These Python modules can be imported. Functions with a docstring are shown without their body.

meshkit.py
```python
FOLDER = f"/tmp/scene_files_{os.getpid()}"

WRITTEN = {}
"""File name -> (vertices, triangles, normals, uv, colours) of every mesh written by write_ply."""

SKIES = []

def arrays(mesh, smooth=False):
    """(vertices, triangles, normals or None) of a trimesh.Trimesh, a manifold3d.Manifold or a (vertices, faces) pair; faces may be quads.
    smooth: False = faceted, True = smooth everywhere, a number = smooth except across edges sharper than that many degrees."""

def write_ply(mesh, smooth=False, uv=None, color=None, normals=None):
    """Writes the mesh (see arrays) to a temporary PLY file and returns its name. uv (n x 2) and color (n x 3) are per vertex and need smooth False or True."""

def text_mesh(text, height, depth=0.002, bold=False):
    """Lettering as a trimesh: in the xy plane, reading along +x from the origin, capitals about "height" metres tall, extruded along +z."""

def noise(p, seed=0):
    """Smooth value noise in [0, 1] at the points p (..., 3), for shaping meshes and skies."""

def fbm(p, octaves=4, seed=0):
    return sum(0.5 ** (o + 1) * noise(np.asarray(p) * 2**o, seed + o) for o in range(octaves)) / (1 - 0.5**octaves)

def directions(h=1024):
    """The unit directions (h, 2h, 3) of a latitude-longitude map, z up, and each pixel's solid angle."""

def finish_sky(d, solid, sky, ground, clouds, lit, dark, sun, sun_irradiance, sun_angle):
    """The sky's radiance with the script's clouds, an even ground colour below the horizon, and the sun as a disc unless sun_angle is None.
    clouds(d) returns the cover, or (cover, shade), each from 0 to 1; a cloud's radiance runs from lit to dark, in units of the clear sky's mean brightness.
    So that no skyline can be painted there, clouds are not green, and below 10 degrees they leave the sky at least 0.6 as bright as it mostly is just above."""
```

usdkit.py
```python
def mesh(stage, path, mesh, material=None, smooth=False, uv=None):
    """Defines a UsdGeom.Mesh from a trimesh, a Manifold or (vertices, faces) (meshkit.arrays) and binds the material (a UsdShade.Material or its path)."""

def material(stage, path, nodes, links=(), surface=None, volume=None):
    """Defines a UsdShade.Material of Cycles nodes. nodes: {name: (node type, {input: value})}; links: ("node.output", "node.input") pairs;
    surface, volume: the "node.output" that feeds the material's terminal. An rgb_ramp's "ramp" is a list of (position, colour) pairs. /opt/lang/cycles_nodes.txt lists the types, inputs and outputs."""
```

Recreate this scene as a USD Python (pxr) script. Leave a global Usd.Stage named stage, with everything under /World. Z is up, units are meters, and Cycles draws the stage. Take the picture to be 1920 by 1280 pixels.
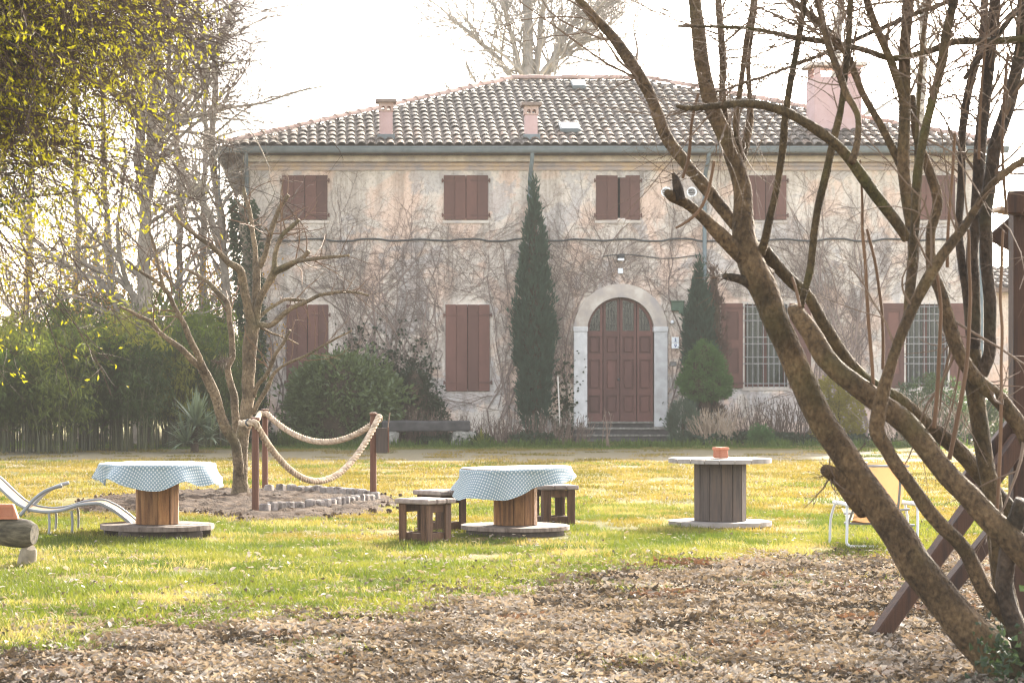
import math
import numpy as np
import trimesh
import usdkit
import meshkit
from scipy.interpolate import PchipInterpolator
from scipy.spatial import ConvexHull
from shapely.geometry import Polygon, Point, box as sbox
from shapely.ops import unary_union
import shapely
from pxr import Usd, UsdGeom, UsdLux, UsdShade, Gf, Sdf, Vt

stage = Usd.Stage.CreateInMemory()
UsdGeom.SetStageUpAxis(stage, UsdGeom.Tokens.z)
UsdGeom.Xform.Define(stage, '/World')
UsdGeom.Scope.Define(stage, '/World/Looks')

# ------------------------------------------------------------------ camera, sky, sun, exposure
F, CX, HY, EYE = 4533.3, 600.0, 705.0, 1.6            # focal length in photo pixels, the lens axis' column, horizon row, eye height (the photograph is a crop)
EXPOSURE = 2.4
HAZE = 0.00021
SUN_EL, SUN_AZ = math.radians(25.5), math.radians(29)
cam = UsdGeom.Camera.Define(stage, '/World/camera')
cam.CreateHorizontalApertureAttr(36.0)
cam.CreateVerticalApertureAttr(24.0)
cam.CreateFocalLengthAttr(85.0)
cam.CreateVerticalApertureOffsetAttr(65 * 36.0 / 1920)
cam.CreateHorizontalApertureOffsetAttr((960 - CX) * 36.0 / 1920)
cam.CreateClippingRangeAttr(Gf.Vec2f(0.1, 3000.0))
cam.CreateFStopAttr(6.3)
cam.CreateFocusDistanceAttr(23.0)
cam.CreateExposureAttr(EXPOSURE)
cam.AddTranslateOp().Set(Gf.Vec3d(0, 0, EYE))
cam.AddRotateXOp().Set(90.0)

usdkit.material(stage, '/World/Looks/sky_air', {
    'sky': ('sky_texture', {'sky_type': 'single_scattering', 'sun_disc': False, 'sun_elevation': SUN_EL, 'sun_rotation': SUN_AZ, 'air_density': 1.0, 'aerosol_density': 2.5}),
    'veil': ('hsv', {'saturation': 0.5}), 'warm': ('mix', {'mix_type': 'multiply', 'fac': 1.0, 'color2': (1.05, 1.0, 0.96)}),
    'bg': ('background_shader', {'strength': 0.15})}, [('sky.color', 'veil.color'), ('veil.color', 'warm.color1'), ('warm.color', 'bg.color')], surface='bg.background')
dome = UsdLux.DomeLight.Define(stage, '/World/sky')
dome.CreateIntensityAttr(1.0)
UsdShade.MaterialBindingAPI.Apply(dome.GetPrim()).Bind(UsdShade.Material.Get(stage, '/World/Looks/sky_air'))
sun = UsdLux.DistantLight.Define(stage, '/World/sun')
sun.CreateIntensityAttr(0.95)
sun.CreateAngleAttr(0.5)
sun.CreateNormalizeAttr(True)
sun.CreateColorAttr(Gf.Vec3f(1.0, 0.93, 0.80))
_s = np.array([math.cos(SUN_EL) * math.sin(SUN_AZ), math.cos(SUN_EL) * math.cos(SUN_AZ), math.sin(SUN_EL)])
_x = np.cross([0, 0, 1.0], _s); _x /= np.linalg.norm(_x)
_y = np.cross(_s, _x)
sun.AddTransformOp().Set(Gf.Matrix4d(*_x, 0, *_y, 0, *_s, 0, 0, 0, 30, 1))


# ------------------------------------------------------------------ naming and tagging
_used = {}


def free(parent, name):
    k = _used.get((parent, name), 0)
    _used[(parent, name)] = k + 1
    return f'{parent}/{name}' if k == 0 else f'{parent}/{name}_{k:03d}'


def tag(prim, **kw):
    for k, v in kw.items():
        if v:
            prim.SetCustomDataByKey({'cat': 'category'}.get(k, k), v)


class Thing:
    def __init__(self, name, label=None, cat=None, loc=(0, 0, 0), group=None, kind=None):
        self.path = free('/World', name)
        self.loc = np.array(loc, float)
        x = UsdGeom.Xform.Define(stage, self.path)
        x.AddTranslateOp().Set(Gf.Vec3d(*map(float, self.loc)))
        self.prim = x.GetPrim()
        tag(self.prim, label=label, cat=cat, group=group, kind=kind)

    def part(self, name, mesh, mat, smooth=False, label=None, kind=None, uv=None, under=None):
        v, f = vf(mesh) if uv is not None else used(*vf(mesh))
        p = free(under or self.path, name)
        m = usdkit.mesh(stage, p, (v - self.loc, f), L[mat], smooth=smooth, uv=uv)
        tag(m.GetPrim(), label=label, kind=kind)
        return p


def copy_thing(first, name, label, cat, loc, rz=0.0, group=None, scale=1.0):
    p = free('/World', name)
    x = UsdGeom.Xform.Define(stage, p)
    x.GetPrim().GetReferences().AddInternalReference(first.path)
    x.ClearXformOpOrder()
    x.AddTranslateOp().Set(Gf.Vec3d(*map(float, loc)))
    x.AddRotateZOp().Set(math.degrees(rz))
    if scale != 1.0:
        x.AddScaleOp().Set(Gf.Vec3f(scale, scale, scale))
    tag(x.GetPrim(), label=label, cat=cat, group=group)
    x.GetPrim().SetInstanceable(True)
    return x


def single(name, mesh, mat, label=None, cat=None, smooth=False, group=None, kind=None, uv=None):
    v, f = vf(mesh) if uv is not None else used(*vf(mesh))
    m = usdkit.mesh(stage, free('/World', name), (v, f), L[mat], smooth=smooth, uv=uv)
    tag(m.GetPrim(), label=label, cat=cat, group=group, kind=kind)
    return m


def vf(m):
    if isinstance(m, MB):
        v, f = m.get()
    elif isinstance(m, (tuple, list)):
        v, f = np.asarray(m[0], float), np.asarray(m[1], int)
    else:
        v, f = np.array(m.vertices), np.array(m.faces)
    return v, f


def used(v, f):
    keep = np.zeros(len(v), bool)
    keep[f.ravel()] = True
    return (v, f) if keep.all() else (v[keep], (np.cumsum(keep) - 1)[f])


# ------------------------------------------------------------------ geometry helpers
def P(px, py, d):
    return np.array([(px - CX) / F * d, d, EYE - (py - HY) / F * d])


def dist(py):
    return EYE * F / (py - HY)


def G(px, py):
    d = dist(py)
    return np.array([(px - CX) / F * d, d, 0.0])


def unit(a):
    return a / np.maximum(np.linalg.norm(a, axis=-1, keepdims=True), 1e-9)


def _chamfer_topology():
    pts, tags = [], []
    for sx in (-1, 1):
        for sy in (-1, 1):
            for sz in (-1, 1):
                for ax in range(3):
                    b = np.array([sx, sy, sz], float) * 0.8
                    b[ax] = (sx, sy, sz)[ax]
                    pts.append(b); tags.append((sx, sy, sz, ax))
    pts = np.array(pts)
    h = ConvexHull(pts)
    f = h.simplices.copy()
    n = np.cross(pts[f[:, 1]] - pts[f[:, 0]], pts[f[:, 2]] - pts[f[:, 0]])
    flip = (n * pts[f].mean(1)).sum(1) < 0
    f[flip] = f[flip][:, [0, 2, 1]]
    return np.array(tags), f


_CT, _CF = _chamfer_topology()


def cbox(x0, x1, y0, y1, z0, z1, b=0.006):
    c = np.array([(x0 + x1) / 2, (y0 + y1) / 2, (z0 + z1) / 2])
    h = np.array([x1 - x0, y1 - y0, z1 - z0]) / 2
    b = min(b, h.min() * 0.45)
    s = _CT[:, :3].astype(float)
    v = s * (h - b)
    v[np.arange(24), _CT[:, 3]] = s[np.arange(24), _CT[:, 3]] * h[_CT[:, 3]]
    return v + c, _CF


def rot(v, axis, ang, origin=(0, 0, 0)):
    R = trimesh.transformations.rotation_matrix(ang, axis)[:3, :3]
    return (np.asarray(v) - origin) @ R.T + origin


class MB:
    def __init__(self):
        self.v, self.f, self.n = [], [], 0

    def add(self, m):
        v, f = vf(m)
        if len(f):
            self.v.append(v); self.f.append(f + self.n); self.n += len(v)
        return self

    def box(self, *a, **k):
        return self.add(cbox(*a, **k))

    def get(self):
        if not self.v:
            return np.zeros((0, 3)), np.zeros((0, 3), int)
        return np.concatenate(self.v), np.concatenate(self.f)


def beam(a, b, w, h, bev=0.006, up=(0, 0, 1), roll=0.0):
    """a bevelled bar from a to b, w across, h along up"""
    a, b = np.asarray(a, float), np.asarray(b, float)
    t = b - a; ln = np.linalg.norm(t); t /= ln
    s = np.cross(t, up)
    if np.linalg.norm(s) < 1e-3:
        s = np.cross(t, (0, 1, 0))
    s /= np.linalg.norm(s); u = np.cross(s, t)
    v, f = cbox(-w / 2, w / 2, 0, ln, -h / 2, h / 2, bev)
    if roll:
        v = rot(v, (0, 1, 0), roll)
    return a + v[:, :1] * s + v[:, 1:2] * t + v[:, 2:] * u, f


def grid_faces(n, k, s, wrap=True, off=0):
    i, j = np.meshgrid(np.arange(k - 1), np.arange(s if wrap else s - 1), indexing='ij')
    j2 = (j + 1) % s
    q = np.stack([i * s + j, i * s + j2, (i + 1) * s + j2, (i + 1) * s + j], -1).reshape(-1, 4)
    t = np.vstack([q[:, [0, 1, 2]], q[:, [0, 2, 3]]])
    if n == 1:
        return t + off
    return (t[None] + (np.arange(n) * k * s)[:, None, None]).reshape(-1, 3) + off


def tubes(Pn, R, sides=5):
    """n polylines of k points (n,k,3) with radii (n,k) as open tubes"""
    Pn = np.asarray(Pn, float)
    n, k, _ = Pn.shape
    if n == 0:
        return np.zeros((0, 3)), np.zeros((0, 3), int)
    T = unit(np.gradient(Pn, axis=1))
    m = np.abs(T.mean(1))
    ref = np.eye(3)[np.argmin(m, axis=1)][:, None, :]
    A = unit(np.cross(T, ref)); B = np.cross(T, A)
    a = np.arange(sides) * 2 * np.pi / sides
    R = np.broadcast_to(R, (n, k))
    v = Pn[:, :, None] + R[:, :, None, None] * (np.cos(a)[None, None, :, None] * A[:, :, None] + np.sin(a)[None, None, :, None] * B[:, :, None])
    return v.reshape(-1, 3), grid_faces(n, k, sides)


def tube(pts, rad, sides=10, cap=True, bump=0.0, freq=8.0, seed=0):
    pts = np.asarray(pts, float)
    rad = np.broadcast_to(np.asarray(rad, float), (len(pts),))
    v, f = tubes(pts[None], rad[None], sides)
    if bump:
        c = np.repeat(pts, sides, 0)
        q = v * [freq, freq, freq * 0.45]
        nz = meshkit.fbm(q + 100, 3, seed) - 0.5
        lo = meshkit.fbm(v * freq * 0.25 + 50, 2, seed + 9) - 0.5
        v = c + (v - c) * (1 + bump * 2 * nz + bump * 1.6 * lo)[:, None]
    if cap:
        k = len(pts)
        e0, e1 = len(v), len(v) + 1
        v = np.vstack([v, pts[:1], pts[-1:]])
        j = np.arange(sides)
        j2 = (j + 1) % sides
        f = np.vstack([f, np.stack([np.full(sides, e0), j2, j], 1), np.stack([np.full(sides, e1), (k - 1) * sides + j, (k - 1) * sides + j2], 1)])
    return v, f


def smooth_path(pts, n):
    pts = np.asarray(pts, float)
    s = np.r_[0, np.cumsum(np.maximum(np.linalg.norm(np.diff(pts[:, :3], axis=0), axis=1), 1e-6))]
    return PchipInterpolator(s, pts, axis=0)(np.linspace(0, s[-1], n))


def limb(px, d0, d1=None, n=None, wob=0.0, seed=0):
    """traced limb: rows (px, py, width_px) along it, at distances d0 to d1; returns points, radii"""
    a = np.array(px, float)
    d = np.linspace(d0, d0 if d1 is None else d1, len(a))
    p = np.array([[*P(x, y, dd), w / 2 / F * dd] for (x, y, w), dd in zip(a, d)])
    ln = np.linalg.norm(np.diff(p[:, :3], axis=0), axis=1).sum()
    q = smooth_path(p, n or int(np.clip(ln / 0.03, 8, 110)))
    if wob:
        q[:, :3] += wob * (np.stack([meshkit.fbm(q[:, :3] * 3 + 7 * k, 2, seed + k) for k in range(3)], 1) - 0.5)
    return q[:, :3], q[:, 3]


def grow(par, rad, rng, n, t=(0.3, 1.0), ang=(0.7, 0.25), ln=(0.5, 0.2), rr=0.55, k=5, curve=0.2, pull=(0, 0, 0.0), tip=0.35, flat=None, rmin=0.0):
    """n children on each polyline of par (m,kp,3): returns (m*n,k,3), radii. ln is absolute metres (mean, spread)."""
    m, kp, _ = par.shape
    M = m * n
    idx = np.repeat(np.arange(m), n)
    tt = rng.uniform(t[0], t[1], M)
    x = tt * (kp - 1)
    i = np.minimum(x.astype(int), kp - 2); w = (x - i)[:, None]
    start = par[idx, i] * (1 - w) + par[idx, i + 1] * w
    pr = rad[idx, i] * (1 - w[:, 0]) + rad[idx, i + 1] * w[:, 0]
    d = unit(par[idx, i + 1] - par[idx, i])
    side = unit(np.cross(d, rng.normal(size=(M, 3))))
    if flat is not None:
        side = unit(side * np.array(flat))
    a = np.clip(rng.normal(ang[0], ang[1], M), 0.05, 2.4)[:, None]
    d = unit(d * np.cos(a) + side * np.sin(a))
    if flat is not None:
        d = unit(d * np.array(flat))
    L_ = np.abs(rng.normal(ln[0], ln[1], M)) + 0.15 * ln[0]
    L_ = L_ * (1.15 - 0.5 * tt)
    pts = np.zeros((M, k, 3)); pts[:, 0] = start
    bend = rng.normal(size=(M, 3)) * curve
    if flat is not None:
        bend = bend * np.array(flat)
    for j in range(1, k):
        jit = rng.normal(size=(M, 3)) * curve * 0.7
        if flat is not None:
            jit = jit * np.array(flat)
        d = unit(d + bend / k + jit / k ** 0.5 + np.array(pull) / k)
        pts[:, j] = pts[:, j - 1] + d * (L_ / (k - 1))[:, None]
    r0 = np.maximum(pr * rr, rmin)
    R = r0[:, None] * np.linspace(1, tip, k)[None]
    return pts, R


def leaves(c, d, size, asp, rng, fold=0.25, jitter=0.3):
    """rhombic leaves (2 folded triangles) based at c, pointing d"""
    c = np.asarray(c, float); n = len(c)
    size = np.broadcast_to(size, (n,)) * rng.uniform(1 - jitter, 1 + jitter, n)
    d = unit(d)
    s = unit(np.cross(d, rng.normal(size=(n, 3))))
    u = np.cross(s, d)
    w = size * asp
    L_ = size[:, None]
    mid = c + d * L_ * 0.45 + u * (size * fold * asp)[:, None]
    v = np.stack([c, mid + s * w[:, None] / 2, c + d * L_, mid - s * w[:, None] / 2], 1).reshape(-1, 3)
    b = np.arange(n)[:, None] * 4
    f = np.concatenate([b + [0, 1, 2], b + [0, 2, 3]])
    return v, f


def prism(poly, y0, y1):
    """polygon in (x, z) extruded along y from y0 to y1"""
    mb = MB()
    for g in getattr(poly, 'geoms', [poly]):
        m = trimesh.creation.extrude_polygon(g, y1 - y0, engine='earcut')
        v = np.array(m.vertices)
        mb.add((np.stack([v[:, 0], y1 - v[:, 2], v[:, 1]], 1), np.array(m.faces)))
    return mb


def slab(poly, z0, z1):
    mb = MB()
    for g in getattr(poly, 'geoms', [poly]):
        m = trimesh.creation.extrude_polygon(g, z1 - z0, engine='earcut')
        v = np.array(m.vertices)
        mb.add((v + [0, 0, z0], np.array(m.faces)))
    return mb


def cyl(c, r, h, n=32, r2=None):
    m = trimesh.creation.cylinder(r, h, sections=n)
    return np.array(m.vertices) + c, np.array(m.faces)


# ------------------------------------------------------------------ materials
L = {}


def mat(name, nodes, links, surface):
    L[name] = usdkit.material(stage, '/World/Looks/' + name, nodes, links, surface=surface)


def simple(name, c1, c2=None, scale=6.0, rough=0.7, bump=0.15, stretch=(1, 1, 1), spec=0.3, metallic=0.0, detail=5, contrast=(0.35, 0.65), c3=None, bdist=0.01):
    c2 = c2 or tuple(x * 0.7 for x in c1)
    stops = [(contrast[0], c1), (contrast[1], c2)] if c3 is None else [(contrast[0], c1), ((contrast[0] + contrast[1]) / 2, c2), (contrast[1], c3)]
    mat(name, {
        'tc': ('texture_coordinate', {}), 'mp': ('mapping', {'scale': stretch}),
        'n': ('noise_texture', {'scale': scale, 'detail': detail, 'roughness': 0.6}),
        'n2': ('noise_texture', {'scale': scale * 7, 'detail': 3}),
        'r': ('rgb_ramp', {'ramp': stops}), 'oi': ('object_info', {}),
        'mr': ('map_range', {'value': 0.5, 'from_min': 0.0, 'from_max': 1.0, 'to_min': 0.76, 'to_max': 1.2}),
        'hs': ('hsv', {}), 'b': ('bump', {'strength': bump, 'distance': bdist}),
        'p': ('principled_bsdf', {'roughness': rough, 'metallic': metallic, 'specular_ior_level': spec})},
        [('tc.object', 'mp.vector'), ('mp.vector', 'n.vector'), ('mp.vector', 'n2.vector'), ('n.fac', 'r.fac'), ('oi.random', 'mr.value'), ('mr.result', 'hs.value'),
         ('r.color', 'hs.color'), ('hs.color', 'p.base_color'), ('n2.fac', 'b.height'), ('b.normal', 'p.normal')], 'p.BSDF')


def leafmat(name, stops, transl=0.45, rough=0.55, tint=None, spec=0.25):
    nodes = {'g': ('geometry', {}), 'oi': ('object_info', {}), 'ad': ('math', {'math_type': 'add'}), 'fr': ('math', {'math_type': 'fraction'}),
             'r': ('rgb_ramp', {'ramp': stops}), 'p': ('principled_bsdf', {'roughness': rough, 'specular_ior_level': spec}),
             't': ('translucent_bsdf', {}), 'br': ('mix', {'mix_type': 'multiply', 'fac': 1.0, 'color2': tint or (1.5, 1.5, 0.9)}), 'm': ('mix_closure', {'fac': transl})}
    mat(name, nodes, [('g.random_per_island', 'ad.value1'), ('oi.random', 'ad.value2'), ('ad.value', 'fr.value1'), ('fr.value', 'r.fac'), ('r.color', 'p.base_color'),
                      ('r.color', 'br.color1'), ('br.color', 't.color'), ('p.BSDF', 'm.closure1'), ('t.BSDF', 'm.closure2')], 'm.closure')


def bark(name, c1, c2, c3, scale=9.0, moss=None, bump=0.9, bdist=0.012):
    nodes = {'g': ('geometry', {}), 'mp': ('mapping', {'scale': (1, 1, 0.6)}),
             'n': ('noise_texture', {'scale': scale * 4.2, 'detail': 8, 'roughness': 0.72, 'distortion': 0.4}), 'v': ('voronoi_texture', {'scale': scale * 4.5, 'feature': 'f1'}),
             'n3': ('noise_texture', {'scale': scale * 0.22, 'detail': 3}),
             'r': ('rgb_ramp', {'ramp': [(0.30, c1), (0.46, c2), (0.72, c3)]}),
             'mr': ('rgb_ramp', {'ramp': [(0.54, (0, 0, 0)), (0.66, (0.6, 0.6, 0.6))]}),
             'mx': ('mix', {'color2': moss or c2}), 'ad': ('math', {'math_type': 'add'}), 'n4': ('noise_texture', {'scale': scale * 0.5, 'detail': 4, 'roughness': 0.6}), 'r4': ('rgb_ramp', {'ramp': [(0.36, (0.55, 0.53, 0.5)), (0.62, (1.3, 1.27, 1.22))]}), 'm4': ('mix', {'mix_type': 'multiply', 'fac': 1.0}),
             'b': ('bump', {'strength': bump, 'distance': bdist}), 'p': ('principled_bsdf', {'roughness': 0.85, 'specular_ior_level': 0.2})}
    mat(name, nodes, [('g.position', 'mp.vector'), ('mp.vector', 'n.vector'), ('mp.vector', 'v.vector'), ('g.position', 'n3.vector'), ('n.fac', 'r.fac'), ('n3.fac', 'mr.fac'),
                      ('mr.color', 'mx.fac'), ('r.color', 'mx.color1'), ('g.position', 'n4.vector'), ('n4.fac', 'r4.fac'), ('mx.color', 'm4.color1'), ('r4.color', 'm4.color2'), ('m4.color', 'p.base_color'), ('n.fac', 'ad.value1'), ('v.distance', 'ad.value2'), ('ad.value', 'b.height'), ('b.normal', 'p.normal')], 'p.BSDF')


# lawn soil and thatch: colours follow noise over the ground
mat('lawn_ground', {
    'g': ('geometry', {}), 'n': ('noise_texture', {'scale': 0.55, 'detail': 6, 'roughness': 0.62}), 'n2': ('noise_texture', {'scale': 9.0, 'detail': 6, 'roughness': 0.7}),
    'n3': ('noise_texture', {'scale': 60.0, 'detail': 2}),
    'r': ('rgb_ramp', {'ramp': [(0.36, (0.065, 0.072, 0.014)), (0.52, (0.125, 0.11, 0.026)), (0.66, (0.19, 0.145, 0.058))]}),
    'r2': ('rgb_ramp', {'ramp': [(0.3, (0.45, 0.42, 0.35)), (0.6, (1.15, 1.1, 1.0))]}),
    'mx': ('mix', {'mix_type': 'multiply', 'fac': 1.0}),
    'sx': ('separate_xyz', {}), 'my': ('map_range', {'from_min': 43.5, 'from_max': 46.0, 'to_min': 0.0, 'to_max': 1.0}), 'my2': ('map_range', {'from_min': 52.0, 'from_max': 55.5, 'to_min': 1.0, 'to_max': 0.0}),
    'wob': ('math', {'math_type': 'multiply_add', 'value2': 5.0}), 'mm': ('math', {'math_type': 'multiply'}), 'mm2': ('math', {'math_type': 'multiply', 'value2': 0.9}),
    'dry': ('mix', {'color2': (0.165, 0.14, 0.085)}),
    'b': ('bump', {'strength': 0.8, 'distance': 0.02}), 'p': ('principled_bsdf', {'roughness': 0.95, 'specular_ior_level': 0.1})},
    [('g.position', 'n.vector'), ('g.position', 'n2.vector'), ('g.position', 'n3.vector'), ('n.fac', 'r.fac'), ('n2.fac', 'r2.fac'), ('r.color', 'mx.color1'), ('r2.color', 'mx.color2'),
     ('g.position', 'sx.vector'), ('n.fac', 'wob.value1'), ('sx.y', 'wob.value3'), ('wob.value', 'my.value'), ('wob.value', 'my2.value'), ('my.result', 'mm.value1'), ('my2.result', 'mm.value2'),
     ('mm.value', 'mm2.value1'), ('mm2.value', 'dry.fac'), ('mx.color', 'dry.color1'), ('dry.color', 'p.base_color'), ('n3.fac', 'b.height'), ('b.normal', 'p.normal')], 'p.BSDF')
simple('earth', (0.0455, 0.0312, 0.0221), (0.0975, 0.0676, 0.0494), 5.0, 0.95, 0.9, c3=(0.156, 0.1105, 0.0806), bdist=0.03, spec=0.1)
simple('soil', (0.0263, 0.01561, 0.009682), (0.05738, 0.0358, 0.0223), 6.0, 0.95, 0.9, c3=(0.1004, 0.06652, 0.04208), bdist=0.03, spec=0.1)
# plaster: grey render with patches of old peach paint
mat('plaster', {
    'g': ('geometry', {}), 'n': ('noise_texture', {'scale': 0.8, 'detail': 6, 'roughness': 0.6, 'distortion': 0.8}), 'n2': ('noise_texture', {'scale': 0.95, 'detail': 5, 'roughness': 0.6, 'distortion': 0.3}),
    'n3': ('noise_texture', {'scale': 14.0, 'detail': 6, 'roughness': 0.7}), 'off': ('mapping', {'location': (31, 7, 13)}),
    'base': ('rgb_ramp', {'ramp': [(0.3, (0.42, 0.36, 0.305)), (0.5, (0.56, 0.485, 0.41)), (0.7, (0.63, 0.55, 0.47))]}),
    'k1': ('rgb_ramp', {'ramp': [(0.49, (0, 0, 0)), (0.53, (0.45, 0.45, 0.45)), (0.60, (0.8, 0.8, 0.8))]}), 'k2': ('rgb_ramp', {'ramp': [(0.54, (0, 0, 0)), (0.575, (0.7, 0.7, 0.7))]}),
    'peach': ('mix', {'color2': (0.61, 0.435, 0.335)}), 'grey': ('mix', {'color2': (0.38, 0.35, 0.33)}),
    'r3': ('rgb_ramp', {'ramp': [(0.32, (0.62, 0.60, 0.58)), (0.5, (1.0, 1.0, 1.0)), (0.68, (1.12, 1.12, 1.12))]}), 'mul': ('mix', {'mix_type': 'multiply', 'fac': 0.8}),
    'smp': ('mapping', {'scale': (2.6, 1.0, 0.22)}), 'sn': ('noise_texture', {'scale': 1.0, 'detail': 6, 'roughness': 0.65}), 'sr': ('rgb_ramp', {'ramp': [(0.36, (0.66, 0.65, 0.64)), (0.50, (1.0, 1.0, 1.0)), (0.66, (1.07, 1.06, 1.05))]}), 'smul': ('mix', {'mix_type': 'multiply', 'fac': 0.85}),
    'b': ('bump', {'strength': 0.4, 'distance': 0.02}), 'p': ('principled_bsdf', {'roughness': 0.95, 'specular_ior_level': 0.1})},
    [('g.position', 'smp.vector'), ('smp.vector', 'sn.vector'), ('sn.fac', 'sr.fac'), ('sr.color', 'smul.color2'), ('mul.color', 'smul.color1'), ('smul.color', 'p.base_color'), ('g.position', 'n.vector'), ('g.position', 'off.vector'), ('off.vector', 'n2.vector'), ('g.position', 'n3.vector'), ('n2.fac', 'base.fac'), ('n.fac', 'k1.fac'), ('n2.fac', 'k2.fac'),
     ('base.color', 'peach.color1'), ('k1.color', 'peach.fac'), ('peach.color', 'grey.color1'), ('k2.color', 'grey.fac'), ('n3.fac', 'r3.fac'), ('grey.color', 'mul.color1'), ('r3.color', 'mul.color2'),
     ('n3.fac', 'b.height'), ('b.normal', 'p.normal')], 'p.BSDF')
mat('roof_tile_clay', {
    'g': ('geometry', {}), 'oi': ('object_info', {}), 'ad': ('math', {'math_type': 'add'}), 'fr': ('math', {'math_type': 'fraction'}),
    'r': ('rgb_ramp', {'ramp': [(0.0, (0.07548, 0.0629, 0.05221)), (0.45, (0.11, 0.08932, 0.07296)), (0.75, (0.1321, 0.1069, 0.08495)), (0.93, (0.1573, 0.1038, 0.07422)), (1.0, (0.1698, 0.1447, 0.1195))]}),
    'n': ('noise_texture', {'scale': 9.0, 'detail': 5}), 'r2': ('rgb_ramp', {'ramp': [(0.35, (0.55, 0.55, 0.52)), (0.6, (1.05, 1.05, 1.05))]}), 'm': ('mix', {'mix_type': 'multiply', 'fac': 0.9}),
    'p': ('principled_bsdf', {'roughness': 0.9, 'specular_ior_level': 0.2})},
    [('g.random_per_island', 'ad.value1'), ('oi.random', 'ad.value2'), ('ad.value', 'fr.value1'), ('fr.value', 'r.fac'), ('g.position', 'n.vector'), ('n.fac', 'r2.fac'), ('r.color', 'm.color1'), ('r2.color', 'm.color2'), ('m.color', 'p.base_color')], 'p.BSDF')
simple('ridge_clay', (0.3008, 0.1901, 0.144), (0.352, 0.2534, 0.2088), 3.0, 0.9)
simple('roof_deck', (0.14, 0.10, 0.08), (0.2, 0.15, 0.12), 3.0, 0.95)
simple('pink_plaster', (0.4845, 0.3332, 0.306), (0.4199, 0.2749, 0.2465), 2.0, 0.9)
simple('stucco_cream', (0.558, 0.4929, 0.42), (0.45, 0.3813, 0.32), 2.5, 0.9, c3=(0.36, 0.3162, 0.29))
simple('ochre_stucco', (0.4784, 0.3456, 0.23), (0.4048, 0.3168, 0.2645), 2.0, 0.9, c3=(0.3036, 0.2688, 0.2645))
simple('zinc', (0.10, 0.115, 0.115), (0.13, 0.145, 0.145), 4.0, 0.55, 0.05, spec=0.4)
simple('pipe_paint', (0.135, 0.16, 0.165), (0.10, 0.125, 0.13), 4.0, 0.6, 0.05)
simple('shutter_paint', (0.08476, 0.0344, 0.02426), (0.1044, 0.04334, 0.03128), 3.0, 0.6, 0.08, (1, 1, 0.25))
simple('door_paint', (0.07286, 0.02742, 0.02059), (0.09346, 0.03608, 0.02746), 4.0, 0.5, 0.08, (1, 1, 0.25))
simple('stone_white', (0.52, 0.50, 0.48), (0.40, 0.38, 0.36), 5.0, 0.85)
simple('stone_grey', (0.17, 0.155, 0.13), (0.10, 0.095, 0.08), 11.0, 0.9, 0.5, c3=(0.24, 0.22, 0.185))
simple('stone_dark', (0.0315, 0.0294, 0.028), (0.07, 0.063, 0.0595), 4.0, 0.95, 0.5)
simple('iron', (0.16, 0.155, 0.15), (0.24, 0.23, 0.22), 12.0, 0.6, 0.1)
simple('black_iron', (0.03, 0.03, 0.03), (0.05, 0.05, 0.05), 12.0, 0.6, 0.1)
simple('white_enamel', (0.78, 0.78, 0.77), (0.70, 0.70, 0.70), 5.0, 0.4, 0.02)
simple('blue_ink', (0.03, 0.04, 0.16), (0.03, 0.04, 0.16), 5.0, 0.5, 0.0)
simple('dark_room', (0.03, 0.028, 0.026), (0.02, 0.02, 0.02), 2.0, 0.9)
simple('curtain', (0.105, 0.1015, 0.0945), (0.147, 0.14, 0.1295), 5.0, 0.9, 0.2, (3, 1, 0.1))
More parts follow.
